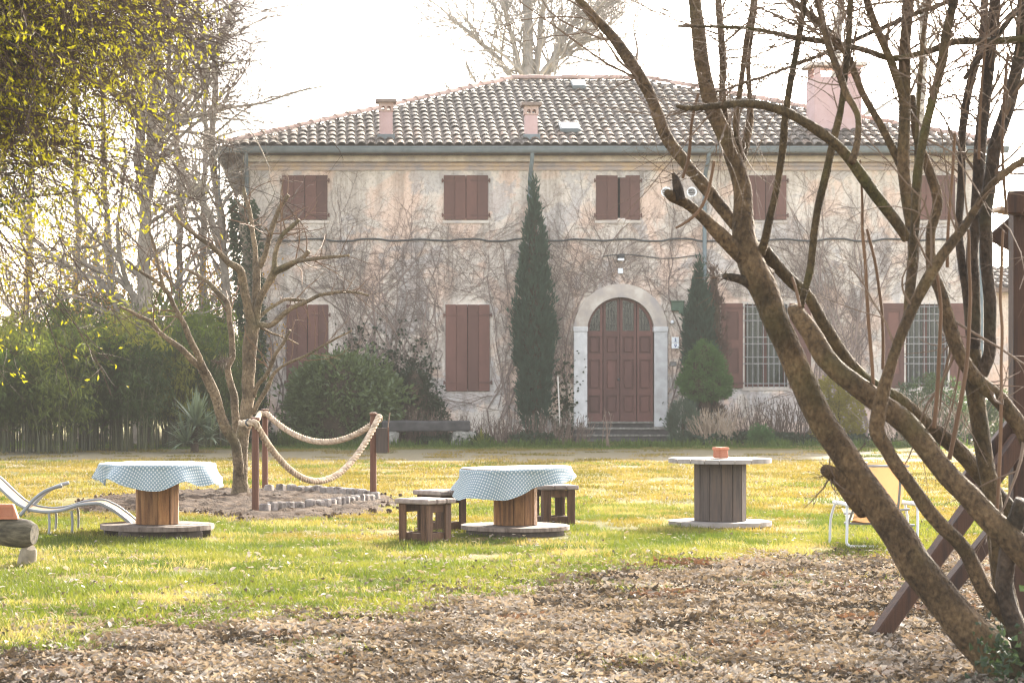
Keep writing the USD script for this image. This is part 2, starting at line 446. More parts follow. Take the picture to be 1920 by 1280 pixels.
simple('green_metal', (0.05, 0.085, 0.055), (0.07, 0.11, 0.07), 5.0, 0.5, 0.1)
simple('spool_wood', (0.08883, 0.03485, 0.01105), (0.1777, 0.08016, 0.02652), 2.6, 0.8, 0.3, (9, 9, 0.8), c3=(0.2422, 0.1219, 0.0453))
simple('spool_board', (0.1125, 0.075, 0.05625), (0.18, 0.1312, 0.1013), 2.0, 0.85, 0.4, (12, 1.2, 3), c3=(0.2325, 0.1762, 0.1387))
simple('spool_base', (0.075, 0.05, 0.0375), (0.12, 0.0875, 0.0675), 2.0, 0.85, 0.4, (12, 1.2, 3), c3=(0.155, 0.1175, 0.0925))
simple('dark_wood', (0.0375, 0.0275, 0.0225), (0.065, 0.0475, 0.0375), 3.0, 0.85, 0.35, (8, 8, 0.7))
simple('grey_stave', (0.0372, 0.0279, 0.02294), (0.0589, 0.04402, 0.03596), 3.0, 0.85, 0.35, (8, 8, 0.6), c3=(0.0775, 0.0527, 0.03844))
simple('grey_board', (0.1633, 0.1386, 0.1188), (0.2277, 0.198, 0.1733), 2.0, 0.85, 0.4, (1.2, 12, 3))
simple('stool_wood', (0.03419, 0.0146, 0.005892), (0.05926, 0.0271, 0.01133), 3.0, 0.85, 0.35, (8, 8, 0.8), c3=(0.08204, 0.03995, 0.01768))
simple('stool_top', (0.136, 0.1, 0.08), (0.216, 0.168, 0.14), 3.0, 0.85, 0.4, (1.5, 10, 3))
simple('roof_plank', (0.22, 0.15, 0.10), (0.30, 0.21, 0.14), 3.0, 0.75, 0.25)
simple('post_wood', (0.072, 0.02579, 0.012), (0.102, 0.03968, 0.0192), 3.0, 0.75, 0.25, (8, 8, 0.6))
simple('timber', (0.02262, 0.007738, 0.002575), (0.03726, 0.01361, 0.004292), 2.5, 0.7, 0.3, (8, 8, 0.5), c3=(0.01464, 0.005158, 0.00186))
simple('rope_fibre', (0.24, 0.165, 0.105), (0.36, 0.27, 0.185), 30.0, 0.95, 0.6, c3=(0.46, 0.36, 0.27))
simple('block', (0.12, 0.095, 0.08), (0.22, 0.185, 0.16), 10.0, 0.95, 0.6, c3=(0.07, 0.055, 0.045))
simple('terracotta', (0.3, 0.102, 0.051), (0.348, 0.138, 0.078), 9.0, 0.85, 0.3)
simple('tube_white', (0.434, 0.434, 0.434), (0.385, 0.385, 0.392), 5.0, 0.35, 0.02, spec=0.5)
simple('tube_grey', (0.153, 0.153, 0.1485), (0.189, 0.189, 0.1845), 5.0, 0.4, 0.02, spec=0.5)
simple('log_wood', (0.0252, 0.02128, 0.01232), (0.056, 0.04592, 0.02688), 3.0, 0.9, 0.7, (1, 8, 8), c3=(0.0952, 0.0784, 0.0504))
simple('cut_wood', (0.16, 0.13, 0.09), (0.28, 0.23, 0.165), 10.0, 0.9, 0.4)
simple('pale_stick', (0.55, 0.5, 0.43), (0.45, 0.4, 0.34), 5.0, 0.8)


def cloth_mat(name, c1, c2, transl, dots=None):
    nodes = {'uv': ('uvmap', {'attribute': 'st'}), 'w': ('noise_texture', {'scale': 300.0}), 'cmix': ('mix', {'color1': c1, 'color2': c2, 'fac': 0.0}),
             'p': ('principled_bsdf', {'roughness': 0.85, 'specular_ior_level': 0.2}), 't': ('translucent_bsdf', {}), 'm': ('mix_closure', {'fac': transl})}
    links = [('cmix.color', 'p.base_color'), ('cmix.color', 't.color'), ('p.BSDF', 'm.closure1'), ('t.BSDF', 'm.closure2')]
    if dots:
        nodes['v'] = ('voronoi_texture', {'dimensions': '2D', 'scale': dots, 'randomness': 0.0})
        nodes['mp'] = ('mapping', {'rotation': (0, 0, 0.785)})
        nodes['lt'] = ('map_range', {'from_min': 0.26, 'from_max': 0.32, 'to_min': 1.0, 'to_max': 0.0})
        links += [('uv.UV', 'mp.vector'), ('mp.vector', 'v.vector'), ('v.distance', 'lt.value'), ('lt.result', 'cmix.fac')]
    mat(name, nodes, links, 'm.closure')


cloth_mat('dotted_cloth', (0.235, 0.305, 0.335), (0.60, 0.61, 0.59), 0.22, dots=34.0)
cloth_mat('sling_orange', (0.34, 0.20, 0.095), (0.34, 0.20, 0.095), 0.3)
cloth_mat('sling_pale', (0.24, 0.165, 0.095), (0.24, 0.165, 0.095), 0.3)
mat('window_glass', {'fr': ('fresnel', {'IOR': 1.5}), 't': ('transparent_bsdf', {'color': (0.75, 0.8, 0.78)}), 'gl': ('glossy_bsdf', {'roughness': 0.03, 'color': (0.9, 0.9, 0.9)}), 'm': ('mix_closure', {})},
    [('fr.fac', 'm.fac'), ('t.BSDF', 'm.closure1'), ('gl.BSDF', 'm.closure2')], 'm.closure')

bark('bark_front', (0.01659, 0.01083, 0.006041), (0.07919, 0.04951, 0.02416), (0.1659, 0.1083, 0.05504), 10.0, moss=(0.06412, 0.05107, 0.01744), bump=1.0, bdist=0.03)
bark('bark_mossy', (0.01573, 0.01092, 0.005265), (0.06077, 0.04095, 0.01872), (0.1144, 0.07849, 0.03627), 10.0, moss=(0.06077, 0.05801, 0.01287), bump=1.0, bdist=0.03)
bark('bark_dark', (0.01344, 0.0096, 0.00672), (0.0432, 0.02976, 0.02016), (0.0864, 0.05952, 0.04032), 10.0, moss=(0.0384, 0.03648, 0.01344), bump=1.0, bdist=0.03)
bark('bark_pale', (0.04123, 0.02852, 0.01736), (0.1178, 0.0837, 0.0496), (0.1944, 0.1426, 0.0868), 8.0, moss=(0.07657, 0.0651, 0.0279), bump=1.0, bdist=0.03)
bark('bark_flare_pale', (0.17, 0.155, 0.135), (0.26, 0.24, 0.21), (0.34, 0.31, 0.28), 2.0, moss=(0.25, 0.23, 0.18), bump=0.4)  # paleness of lens flare put into the bark colour
bark('bark_far', (0.105, 0.087, 0.069), (0.195, 0.165, 0.132), (0.3, 0.255, 0.21), 2.0, moss=(0.15, 0.135, 0.09), bump=0.4)  # far bark lightened in colour to carry the veil of flare
simple('twig_tan', (0.0756, 0.04032, 0.01953), (0.1058, 0.05712, 0.02864), 3.0, 0.8, 0.0)
simple('twig_brown', (0.078, 0.051, 0.033), (0.114, 0.075, 0.048), 3.0, 0.8, 0.0)
simple('twig_dark', (0.03025, 0.0176, 0.011), (0.0605, 0.0363, 0.0231), 2.5, 0.85, 0.0, c3=(0.0935, 0.05775, 0.0385))
simple('twig_pale', (0.24, 0.215, 0.19), (0.30, 0.27, 0.24), 2.0, 0.85, 0.0)  # twigs paled in colour for the same flare
simple('twig_far', (0.162, 0.135, 0.108), (0.216, 0.1823, 0.1485), 2.0, 0.85, 0.0)  # far twigs lightened in colour, flare painted in
simple('vine_stem', (0.1365, 0.09936, 0.0814), (0.21, 0.1566, 0.1298), 3.0, 0.9, 0.0)
simple('dry_stem', (0.2108, 0.1488, 0.0992), (0.2728, 0.2046, 0.1426), 3.0, 0.9, 0.0)
simple('brown_stem', (0.105, 0.07, 0.0525), (0.154, 0.105, 0.077), 3.0, 0.9, 0.0)
simple('bamboo_culm', (0.056, 0.0525, 0.0175), (0.035, 0.0385, 0.014), 3.0, 0.6, 0.0)
leafmat('leaf_yellowgreen', [(0, (0.1625, 0.1587, 0.01)), (0.4, (0.3375, 0.2751, 0.012)), (0.7, (0.5, 0.3386, 0.012)), (0.85, (0.55, 0.2433, 0.01)), (1, (0.375, 0.2328, 0.01))], 0.6)
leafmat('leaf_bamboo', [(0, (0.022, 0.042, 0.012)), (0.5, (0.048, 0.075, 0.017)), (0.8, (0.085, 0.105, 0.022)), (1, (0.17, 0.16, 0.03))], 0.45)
leafmat('leaf_bamboo_lit', [(0, (0.055, 0.085, 0.014)), (0.5, (0.10, 0.125, 0.02)), (1, (0.19, 0.18, 0.03))], 0.55)  # backlit glow of the hedge tops put into a lighter leaf colour
leafmat('leaf_laurel', [(0, (0.018, 0.038, 0.012)), (0.6, (0.042, 0.072, 0.024)), (1, (0.10, 0.13, 0.05))], 0.3, 0.35, spec=0.5)
leafmat('leaf_dark', [(0, (0.020, 0.034, 0.018)), (0.7, (0.034, 0.052, 0.026)), (1, (0.06, 0.08, 0.035))], 0.25)
leafmat('leaf_cypress', [(0, (0.02909, 0.0567, 0.03952)), (0.6, (0.04761, 0.08316, 0.05434)), (1, (0.07274, 0.1071, 0.06422))], 0.2, 0.7, tint=(1.2, 1.3, 1.0))
leafmat('leaf_spruce', [(0, (0.0392, 0.084, 0.0252)), (0.6, (0.063, 0.1232, 0.0336)), (1, (0.105, 0.161, 0.0448))], 0.2, 0.7)
leafmat('leaf_bluegreen', [(0, (0.06, 0.085, 0.06)), (0.6, (0.09, 0.125, 0.09)), (1, (0.13, 0.16, 0.11))], 0.3, 0.7)
leafmat('leaf_rust', [(0, (0.06, 0.040, 0.032)), (1, (0.11, 0.07, 0.055))], 0.2, 0.8)
leafmat('leaf_golden', [(0, (0.07, 0.10, 0.02)), (0.5, (0.18, 0.17, 0.03)), (1, (0.36, 0.24, 0.03))], 0.4)
leafmat('leaf_spiky', [(0, (0.07, 0.10, 0.06)), (1, (0.14, 0.17, 0.11))], 0.2, 0.5)
leafmat('grass_green', [(0, (0.04106, 0.06123, 0.00782)), (0.45, (0.0782, 0.09501, 0.01173)), (0.8, (0.1271, 0.1245, 0.02346)), (1, (0.215, 0.1795, 0.0782))], 0.45)
leafmat('grass_straw', [(0, (0.07225, 0.0646, 0.0085)), (0.4, (0.1275, 0.09775, 0.017)), (0.75, (0.17, 0.1232, 0.0357)), (1, (0.221, 0.17, 0.085))], 0.45)
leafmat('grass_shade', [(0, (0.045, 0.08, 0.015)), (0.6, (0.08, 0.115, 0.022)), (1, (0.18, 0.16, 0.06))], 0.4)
leafmat('dead_leaf', [(0, (0.04221, 0.0344, 0.02608)), (0.3, (0.1252, 0.1017, 0.07823)), (0.65, (0.2506, 0.2124, 0.1694)), (0.9, (0.3364, 0.299, 0.2526)), (1, (0.1319, 0.07178, 0.04237))], 0.15, 0.85, tint=(1.2, 1.0, 0.7), spec=0.08)
leafmat('pale_leaf', [(0, (0.24, 0.19, 0.145)), (1, (0.42, 0.37, 0.31))], 0.2, 0.8, tint=(1.1, 1.0, 0.8), spec=0.1)

# ------------------------------------------------------------------ the ground
gx = np.concatenate([[-420, -200, -80], np.linspace(-40, 40, 41), [80, 200, 420]])
gy = np.concatenate([[-60, -10], np.linspace(6, 70, 65), [90, 130, 220, 640]])
GX, GY = np.meshgrid(gx, gy, indexing='ij')
GV = np.stack([GX.ravel(), GY.ravel(), np.zeros(GX.size)], 1)
ii, jj = np.meshgrid(np.arange(len(gx) - 1), np.arange(len(gy) - 1), indexing='ij')
q0 = (ii * len(gy) + jj).ravel()
GQ = np.stack([q0, q0 + len(gy), q0 + len(gy) + 1, q0 + 1], 1)
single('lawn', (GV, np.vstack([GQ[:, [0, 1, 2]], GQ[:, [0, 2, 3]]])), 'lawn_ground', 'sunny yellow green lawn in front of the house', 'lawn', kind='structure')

LIT_EDGE = [(-60, 1222), (120, 1200), (300, 1186), (420, 1166), (560, 1152), (700, 1152), (830, 1128), (960, 1106), (1090, 1082), (1220, 1068), (1340, 1056), (1480, 1050), (1620, 1042), (1760, 1032), (1990, 1020)]
_r = np.random.default_rng(5)
edge = np.array([G(x, y)[:2] for x, y in LIT_EDGE])
edge = smooth_path(np.c_[edge, np.zeros(len(edge))], 160)[:, :2]
edge[:, 1] += (meshkit.fbm(np.c_[edge * 1.8, np.zeros(len(edge))], 3, 3) - 0.5) * 1.3
LITTER = Polygon(list(map(tuple, edge)) + [(9, 15), (8, 7.0), (-4.0, 7.0), (-4.2, 13)]).buffer(0)
single('leaf_mould_ground', slab(LITTER, 0.004, 0.006), 'earth', 'bare brown earth under the fallen leaves in front', 'bare earth', kind='structure')


def in_poly(poly, xy):
    return shapely.contains_xy(poly, xy[:, 0], xy[:, 1])


# dug bed round the pruned tree and the rope
BED_PX = [(128, 948), (190, 934), (300, 926), (400, 922), (520, 921), (640, 924), (745, 934), (752, 946), (728, 962), (640, 970), (560, 976), (470, 977), (380, 966), (280, 962), (190, 962)]
bp = np.array([G(x, y)[:2] for x, y in BED_PX])
bp = smooth_path(np.c_[np.vstack([bp, bp[:1]]), np.zeros(len(bp) + 1)], 90)[:-1, :2]
bp += 0.25 * (np.stack([meshkit.fbm(np.c_[bp * 2, np.full(len(bp), k)], 2, k) for k in (0, 5)], 1) - 0.5)
BED = Polygon(bp).buffer(0)
x0, y0, x1, y1 = BED.bounds
bx, by = np.meshgrid(np.arange(x0 - .1, x1 + .15, 0.055), np.arange(y0 - .1, y1 + .15, 0.07), indexing='ij')
bxy = np.stack([bx.ravel(), by.ravel()], 1)
db = np.array(shapely.distance(shapely.boundary(BED), shapely.points(bxy))) * np.where(in_poly(BED, bxy), 1, -1)
bz = np.clip(db / 0.5, -0.2, 1) * 0.035 + (meshkit.fbm(np.c_[bxy * 5, np.zeros(len(bxy))], 3, 4) - 0.42) * 0.09 * np.clip(db / 0.3, 0, 1) + (meshkit.noise(np.c_[bxy * 16, np.zeros(len(bxy))], 6) - 0.4) * 0.05 * np.clip(db / 0.2, 0, 1)
ny = by.shape[1]
ii, jj = np.meshgrid(np.arange(bx.shape[0] - 1), np.arange(ny - 1), indexing='ij')
q0 = (ii * ny + jj).ravel()
bq = np.stack([q0, q0 + ny, q0 + ny + 1, q0 + 1], 1)
bq = bq[(db[bq] > -0.12).all(1)]
single('dug_bed', (np.c_[bxy, bz + 0.004], np.vstack([bq[:, [0, 1, 2]], bq[:, [0, 2, 3]]])), 'soil', 'dug brown earth bed around the pruned tree and rope posts', 'flower bed', kind='structure', smooth=True)

# ------------------------------------------------------------------ the house
HYW = 60.0                                           # the front wall's plane
def HX(px): return (px - CX) / F * HYW
def HZ(py): return EYE - (py - HY) / F * HYW

house = Thing('country_house', 'old two storey house with peeling grey and peach plaster and tiled hip roof', 'house', (7.3, HYW, 0))
WL, WR, WT = HX(468), HX(1838), 7.05
UP = [(529, 614), (832, 915), (1117, 1200), (1395, 1474), (1717, 1790)]
LOW = [(537, 616), (835, 918)]
BAR = [(1396, 1476), (1698, 1777)]
holes = [sbox(HX(a + 4), HZ(409), HX(b - 4), HZ(333)) for a, b in UP] + [sbox(HX(a + 4), HZ(729), HX(b - 4), HZ(575)) for a, b in LOW] + [sbox(HX(a), HZ(725), HX(b), HZ(570)) for a, b in BAR]
DX, DR, DS, DB = HX(1163.5), 0.83, 2.725, 0.475           # door centre, half width, spring height, sill height
arch = lambda r, s=0.0: unary_union([Point(DX, DS).buffer(r, 32).intersection(sbox(DX - 3, DS, DX + 3, DS + 3)), sbox(DX - r, s, DX + r, DS + 1e-4)])
vents = [Point(HX(x), HZ(360)).buffer(0.09) for x in (1249, 1297)]
wall = sbox(WL, 0, WR, WT).difference(unary_union(holes + [arch(DR)] + vents))
house.part('front_wall', prism(wall, HYW, HYW + 0.4), 'plaster')
house.part('side_wall', MB().box(WL, WL + .35, HYW + .4, 73, 0, WT, .002), 'plaster')
house.part('side_wall', MB().box(WR - .35, WR, HYW + .4, 73, 0, WT, .002), 'plaster')
house.part('back_wall', MB().box(WL, WR, 73, 73.35, 0, WT, .002), 'plaster')
house.part('interior', MB().box(WL + .36, WR - .36, HYW + 1.5, HYW + 1.55, 0, WT, .002).box(WL + .36, WR - .36, HYW + .41, HYW + 1.5, 3.95, 4.05, .002), 'dark_room')
# cornice under the eaves
house.part('cornice', MB().box(WL - .16, WR + .16, HYW - .30, HYW + .3, 6.90, 7.06, .03).box(WL - .16, WL + .3, HYW + .3, 73.3, 6.90, 7.06, .03), 'stucco_cream')
house.part('moulding', MB().box(WL - .05, WR + .05, HYW - .10, HYW + .1, 6.80, 6.90, .02).box(WL - .03, WR + .03, HYW - .05, HYW + .1, 6.70, 6.80, .015), 'ochre_stucco')
# gutter along the front and left eaves
ga = np.linspace(np.pi, 2 * np.pi, 9)
gp = Polygon([(0.1 * math.cos(a), 0.13 * math.sin(a)) for a in ga] + [(0.1, 0.045), (0.085, 0.045), (0.085, 0)] + [(0.085 * math.cos(a), 0.115 * math.sin(a)) for a in ga[::-1]] + [(-0.085, .03), (-0.115, .03), (-0.115, 0.0)])
GW0, GW1 = -2.52, 16.85
gm = trimesh.creation.extrude_polygon(gp, GW1 - GW0, engine='earcut')
gv = np.array(gm.vertices)
house.part('gutter', (np.stack([gv[:, 2] + GW0, 59.2 + gv[:, 0], 7.19 + gv[:, 1]], 1), np.array(gm.faces)), 'zinc')
gv2 = gv[:, [0, 1, 2]].copy(); gv2[:, 2] = gv2[:, 2] / (GW1 - GW0) * 14.2
house.part('gutter', (np.stack([GW0 + gv2[:, 0] * .98, 59.32 + gv2[:, 2], 7.188 + gv2[:, 1]], 1), np.array(gm.faces)), 'zinc')
house.part('soffit', MB().box(-2.42, 16.7, 59.32, HYW - .31, 7.08, 7.14, .004).box(-2.42, WL - .17, HYW - .31, 73.4, 7.08, 7.14, .004), 'roof_deck')
for px, ztop, zbot in ((463, 7.0, 0.1), (993, 7.0, 0.3), (1320, 7.0, 0.3), (1838, 7.0, 0.2)):
    x = HX(px)
    pts = [(x, 59.22, 7.08), (x, 59.24, 6.98), (x, 59.6, 6.72), (x, 59.88, 6.55), (x, 59.9, 6.3), (x, 59.9, zbot)]
    dp = house.part('downpipe', tube(smooth_path(pts, 24), 0.052, 10), 'pipe_paint', smooth=50)
    for z in (6.2, 4.2, 2.2):
        house.part('bracket', MB().add(tube([(x, 59.9, z), (x, 59.9, z + .04)], 0.062, 10)).box(x - .015, x + .015, 59.9, 60.0, z, z + .04, .003), 'pipe_paint', under=dp)

# roof: hip with barrel tiles
E0, E1, RY, EZ, RZ = -2.42, 16.75, 65.9, 7.24, 9.68
RX0, RX1, EY = 5.27, 8.92, 59.22
RB = 73.6
dv = np.array([(E0, EY, EZ), (E1, EY, EZ), (E1, RB, EZ), (E0, RB, EZ), (RX0, RY + .4, RZ), (RX1, RY + .4, RZ)])
dv[:, 2] -= 0.03
df = np.array([(0, 1, 5), (0, 5, 4), (1, 2, 5), (2, 3, 4), (2, 4, 5), (3, 0, 4)])
roof = house.part('roof', (dv, df), 'roof_deck')
sl = np.array([0, RY + .4 - EY, RZ - EZ]); SLEN = np.linalg.norm(sl); sl = sl / SLEN
up_n = np.cross([1, 0, 0], sl)
pitch, expo = 0.238, 0.43


def barrel(x, s, ln, r, rng, th=.016):
    a = np.linspace(0, np.pi, 6)
    r0, r1 = r, r * 0.86
    tilt = rng.normal(0, .012); dx = rng.normal(0, .006); lift = .040 + rng.normal(0, .005)
    lo = np.stack([-np.cos(a) * r0, np.zeros(6), np.sin(a) * r0 * .72 + lift], 1)
    hi = np.stack([-np.cos(a) * r1 + tilt, np.full(6, ln), np.sin(a) * r1 * .72 + .014], 1)
    inn = np.stack([-np.cos(a) * (r0 - th), np.full(6, 0.004), np.sin(a) * (r0 - th) * .70 + lift], 1)
    v = np.vstack([lo, hi, inn])
    i = np.arange(5)
    f = np.vstack([np.stack([i, i + 6, i + 7], 1), np.stack([i, i + 7, i + 1], 1), np.stack([i, i + 1, i + 13], 1), np.stack([i, i + 13, i + 12], 1)])
    w = np.array([x + dx, EY, EZ]) + v[:, :1] * [1, 0, 0] + (v[:, 1:2] + s) * sl + v[:, 2:] * up_n
    return w, f


rng = np.random.default_rng(21)
field, count = MB(), 0
nr = int(SLEN / expo) + 1
CH = [(HX(712) * .99, .36), (HX(985) * .99, .36)]
for j in range(nr):
    s = j * expo - 0.06
    if s > SLEN - 0.2:
        break
    fr = (s + .25) / SLEN
    lo, hi = E0 + (RX0 - E0) * fr, E1 + (RX1 - E1) * fr
    for i in range(int((E1 - E0) / pitch) + 1):
        x = E0 + .1 + i * pitch
        if not lo + .02 < x < hi - .02:
            continue
        t = barrel(x, s, min(expo * 1.12, SLEN - s), pitch * .445, rng)
        if count < 300:
            house.part('tile', t, 'roof_tile_clay', under=roof, smooth=50)
            count += 1
        else:
            field.add(t)
house.part('tile_field', field, 'roof_tile_clay', under=roof, kind='stuff', smooth=50)
# channels between the rows of tiles
chn = MB()
for i in range(int((E1 - E0) / pitch) + 2):
    x = E0 + .1 + (i - .5) * pitch
    smax = SLEN * min((x - E0) / (RX0 - E0) if x < RX0 else 1, (E1 - x) / (E1 - RX1) if x > RX1 else 1)
    if smax < .3:
        continue
    a = np.linspace(np.pi * 1.1, np.pi * 1.9, 5)
    prof = np.stack([np.cos(a) * .075, np.zeros(5), np.sin(a) * .03 + .070], 1)
    v = np.vstack([prof + [0, -.05, 0], prof + [0, smax - .05, 0]])
    w = np.array([x, EY, EZ]) + v[:, :1] * [1, 0, 0] + v[:, 1:2] * sl + v[:, 2:] * up_n
    k = np.arange(4)
    chn.add((w, np.vstack([np.stack([k, k + 1, k + 6], 1), np.stack([k, k + 6, k + 5], 1)])))
house.part('channel_tiles', chn, 'roof_tile_clay', under=roof, kind='stuff')
# ridge and hip caps
A, B_, C_, D_ = np.array([E0 + .05, EY + .05, EZ + .04]), np.array([RX0, RY + .4, RZ + .06]), np.array([RX1, RY + .4, RZ + .06]), np.array([E1 - .05, EY + .05, EZ + .04])
for a, b in ((A, B_), (B_, C_), (D_, C_)):
    n = int(np.linalg.norm(b - a) / 0.42)
    for k in range(n):
        p, q = a + (b - a) * k / n, a + (b - a) * (k + 1.12) / n
        t = unit((q - p)[None])[0]; sd = unit(np.cross(t, [0, 0, 1])[None])[0]; u = np.cross(sd, t)
        an = np.linspace(-.15, np.pi + .15, 7)
        ring = lambda c, r, l: c + np.cos(an)[:, None] * sd * r + (np.sin(an)[:, None] * r * .85 + l) * u
        r_ = .115 + rng.normal(0, .004)
        v = np.vstack([ring(p, r_, .03 + rng.normal(0, .006)), ring(q, r_ * .86, .015), ring(p + t * .003, r_ - .02, .03)])
        i = np.arange(6)
        f = np.vstack([np.stack([i, i + 7, i + 8], 1), np.stack([i, i + 8, i + 1], 1), np.stack([i, i + 1, i + 15], 1), np.stack([i, i + 15, i + 14], 1)])
        house.part('ridge_tile', (v, f), 'ridge_clay', under=roof, smooth=50)

# skylights
def roof_at(x, s):
    return np.array([x, EY, EZ]) + s * sl
for px, py, w, h in ((1084, 165, .36, .42), (1067, 246, .5, .36)):
    d = 62.5 if py < 200 else 60.3
    for d in np.linspace(59.3, 66, 300):
        if roof_at(0, (d - EY) / sl[1])[2] > EYE - (py - HY) / F * d - .02:
            break
    c = roof_at((px - CX) / F * d, (d - EY) / sl[1])
    v, f = cbox(-w / 2, w / 2, -.35, .35, .06, .16, .01)
    v2, f2 = cbox(-w / 2 + .05, w / 2 - .05, -.3, .3, .162, .172, .003)
    tr = lambda v: c + v[:, :1] * [1, 0, 0] + v[:, 1:2] * sl + v[:, 2:] * up_n
    sk = house.part('skylight', (tr(v), f), 'zinc')
    house.part('skylight_pane', (tr(v2), f2), 'white_enamel', under=sk)

# chimneys
def chimney(px0, px1, d, ztop, zbase, depth, big=False):
    a, b = (px0 - CX) / F * d, (px1 - CX) / F * d
    m = (a + b) / 2
    if not big:
        c = house.part('chimney', MB().box(a, b, d, d + depth, zbase, ztop - .30, .01), 'pink_plaster')
        bod = sbox(a - .02, ztop - .30, b + .02, ztop - .08)
        w = (b - a)
        hs = [unary_union([Point(m + k * w * .22, ztop - .22).buffer(w * .15).intersection(sbox(-99, ztop - .22, 99, 99)), sbox(m + k * w * .22 - w * .15, ztop - .27, m + k * w * .22 + w * .15, ztop - .219)]) for k in (-1, 1)]
        house.part('flue', prism(bod.difference(unary_union(hs)), d - .02, d + depth + .02), 'ridge_clay', under=c)
        house.part('cap', MB().box(a - .10, b + .10, d - .1, d + depth + .1, ztop - .08, ztop, .008), 'roof_deck', under=c)
        house.part('flashing', MB().box(a - .06, b + .06, d - .08, d - .003, zbase + .1, zbase + .32, .01), 'zinc', under=c)
    else:
        c = house.part('chimney', MB().box(a, b, d, d + depth, zbase, ztop - .35, .02), 'pink_plaster')
        for x in (a + .02, b - .16):
            for yy in (d + .02, d + depth - .16):
                house.part('pier', MB().box(x, x + .14, yy, yy + .14, ztop - .35, ztop - .07, .005), 'pink_plaster', under=c)
        house.part('cap', MB().box(a - .12, b + .12, d - .1, d + depth + .1, ztop - .07, ztop + .02, .01), 'stucco_cream', under=c)
chimney(712, 736, 59.75, EYE - (186 - HY) / F * 59.75, 7.25, .34)
chimney(985, 1008, 59.75, EYE - (192 - HY) / F * 59.75, 7.25, .34)
chimney(1527, 1616, 60.6, EYE - (118 - HY) / F * 60.6, 7.5, 1.0, True)

# shutters and windows
def leaf_shutter(x0, x1, z0, z1, hinge, ang=0.0, boards=2, y=HYW - .012, label=None):
    """a closed board shutter; hinge -1 at the left edge, +1 at the right"""
    hx = x0 if hinge < 0 else x1
    turn = lambda m: (rot(vf(m)[0], (0, 0, 1), ang * -hinge, (hx, y, 0)), vf(m)[1])
    back = MB().box(x0 + .004, x1 - .004, y - .018, y, z0 + .01, z1 - .01, .003)
    for zz in (z0 + (z1 - z0) * .10, z0 + (z1 - z0) * .88):
        xs = (x0 - .045, x0 + (x1 - x0) * .8) if hinge < 0 else (x0 + (x1 - x0) * .2, x1 + .045)
        back.box(xs[0], xs[1], y - .056, y - .047, zz - .018, zz + .018, .003)
        back.add(tube([(hx + hinge * .035, y - .045, zz - .05), (hx + hinge * .035, y - .045, zz + .05)], .016, 8))
    s = house.part('shutter', turn(back), 'shutter_paint', label=label)
    w = (x1 - x0) / boards
    for k in range(boards):
        house.part('board', turn(MB().box(x0 + k * w + .003, x0 + (k + 1) * w - .003, y - .046, y - .019, z0, z1, .006)), 'shutter_paint', under=s)


for n, (a, b) in enumerate(UP):
    m = (a + b) / 2 + (2 if n == 2 else 0)
    gap = .028 if n == 2 else .004
    leaf_shutter(HX(a), HX(m) - gap, HZ(412), HZ(329), -1, 0.10 if n == 2 else 0.0)
    leaf_shutter(HX(m) + gap, HX(b), HZ(412), HZ(329), 1, 0.16 if n == 2 else 0.0)
for a, b in LOW:
    leaf_shutter(HX(a), HX((a + b) / 2) - .004, HZ(733), HZ(571), -1)
    leaf_shutter(HX((a + b) / 2) + .004, HX(b), HZ(733), HZ(571), 1)
for a, b in UP:
    house.part('window_sill', MB().box(HX(a) - .03, HX(b) + .03, HYW - .035, HYW + .05, HZ(412) - .09, HZ(412) - .015, .008), 'stucco_cream')


def panel_shutter(x0, x1, z0, z1):
    y = HYW - .005
    fr = sbox(x0, z0, x1, z1)
    ps = [sbox(x0 + .11, z0 + (z1 - z0) * u0, x1 - .11, z0 + (z1 - z0) * u1) for u0, u1 in ((.17, .47), (.57, .9))]
    s = house.part('shutter', prism(fr.difference(unary_union(ps)), y - .05, y), 'shutter_paint')
    for p in ps:
        c = p.bounds
        house.part('panel', MB().box(c[0] - .002, c[2] + .002, y - .03, y - .004, c[1] - .002, c[3] + .002, .002).box(c[0] + .03, c[2] - .03, y - .038, y - .028, c[1] + .03, c[3] - .03, .006), 'shutter_paint', under=s)
    house.part('hinge', MB().box(x0 - .03, x1 + .02, y - .058, y - .051, z0 + .10, z0 + .14, .002).box(x0 - .03, x1 + .02, y - .058, y - .051, z1 - .14, z1 - .10, .002), 'shutter_paint', under=s)


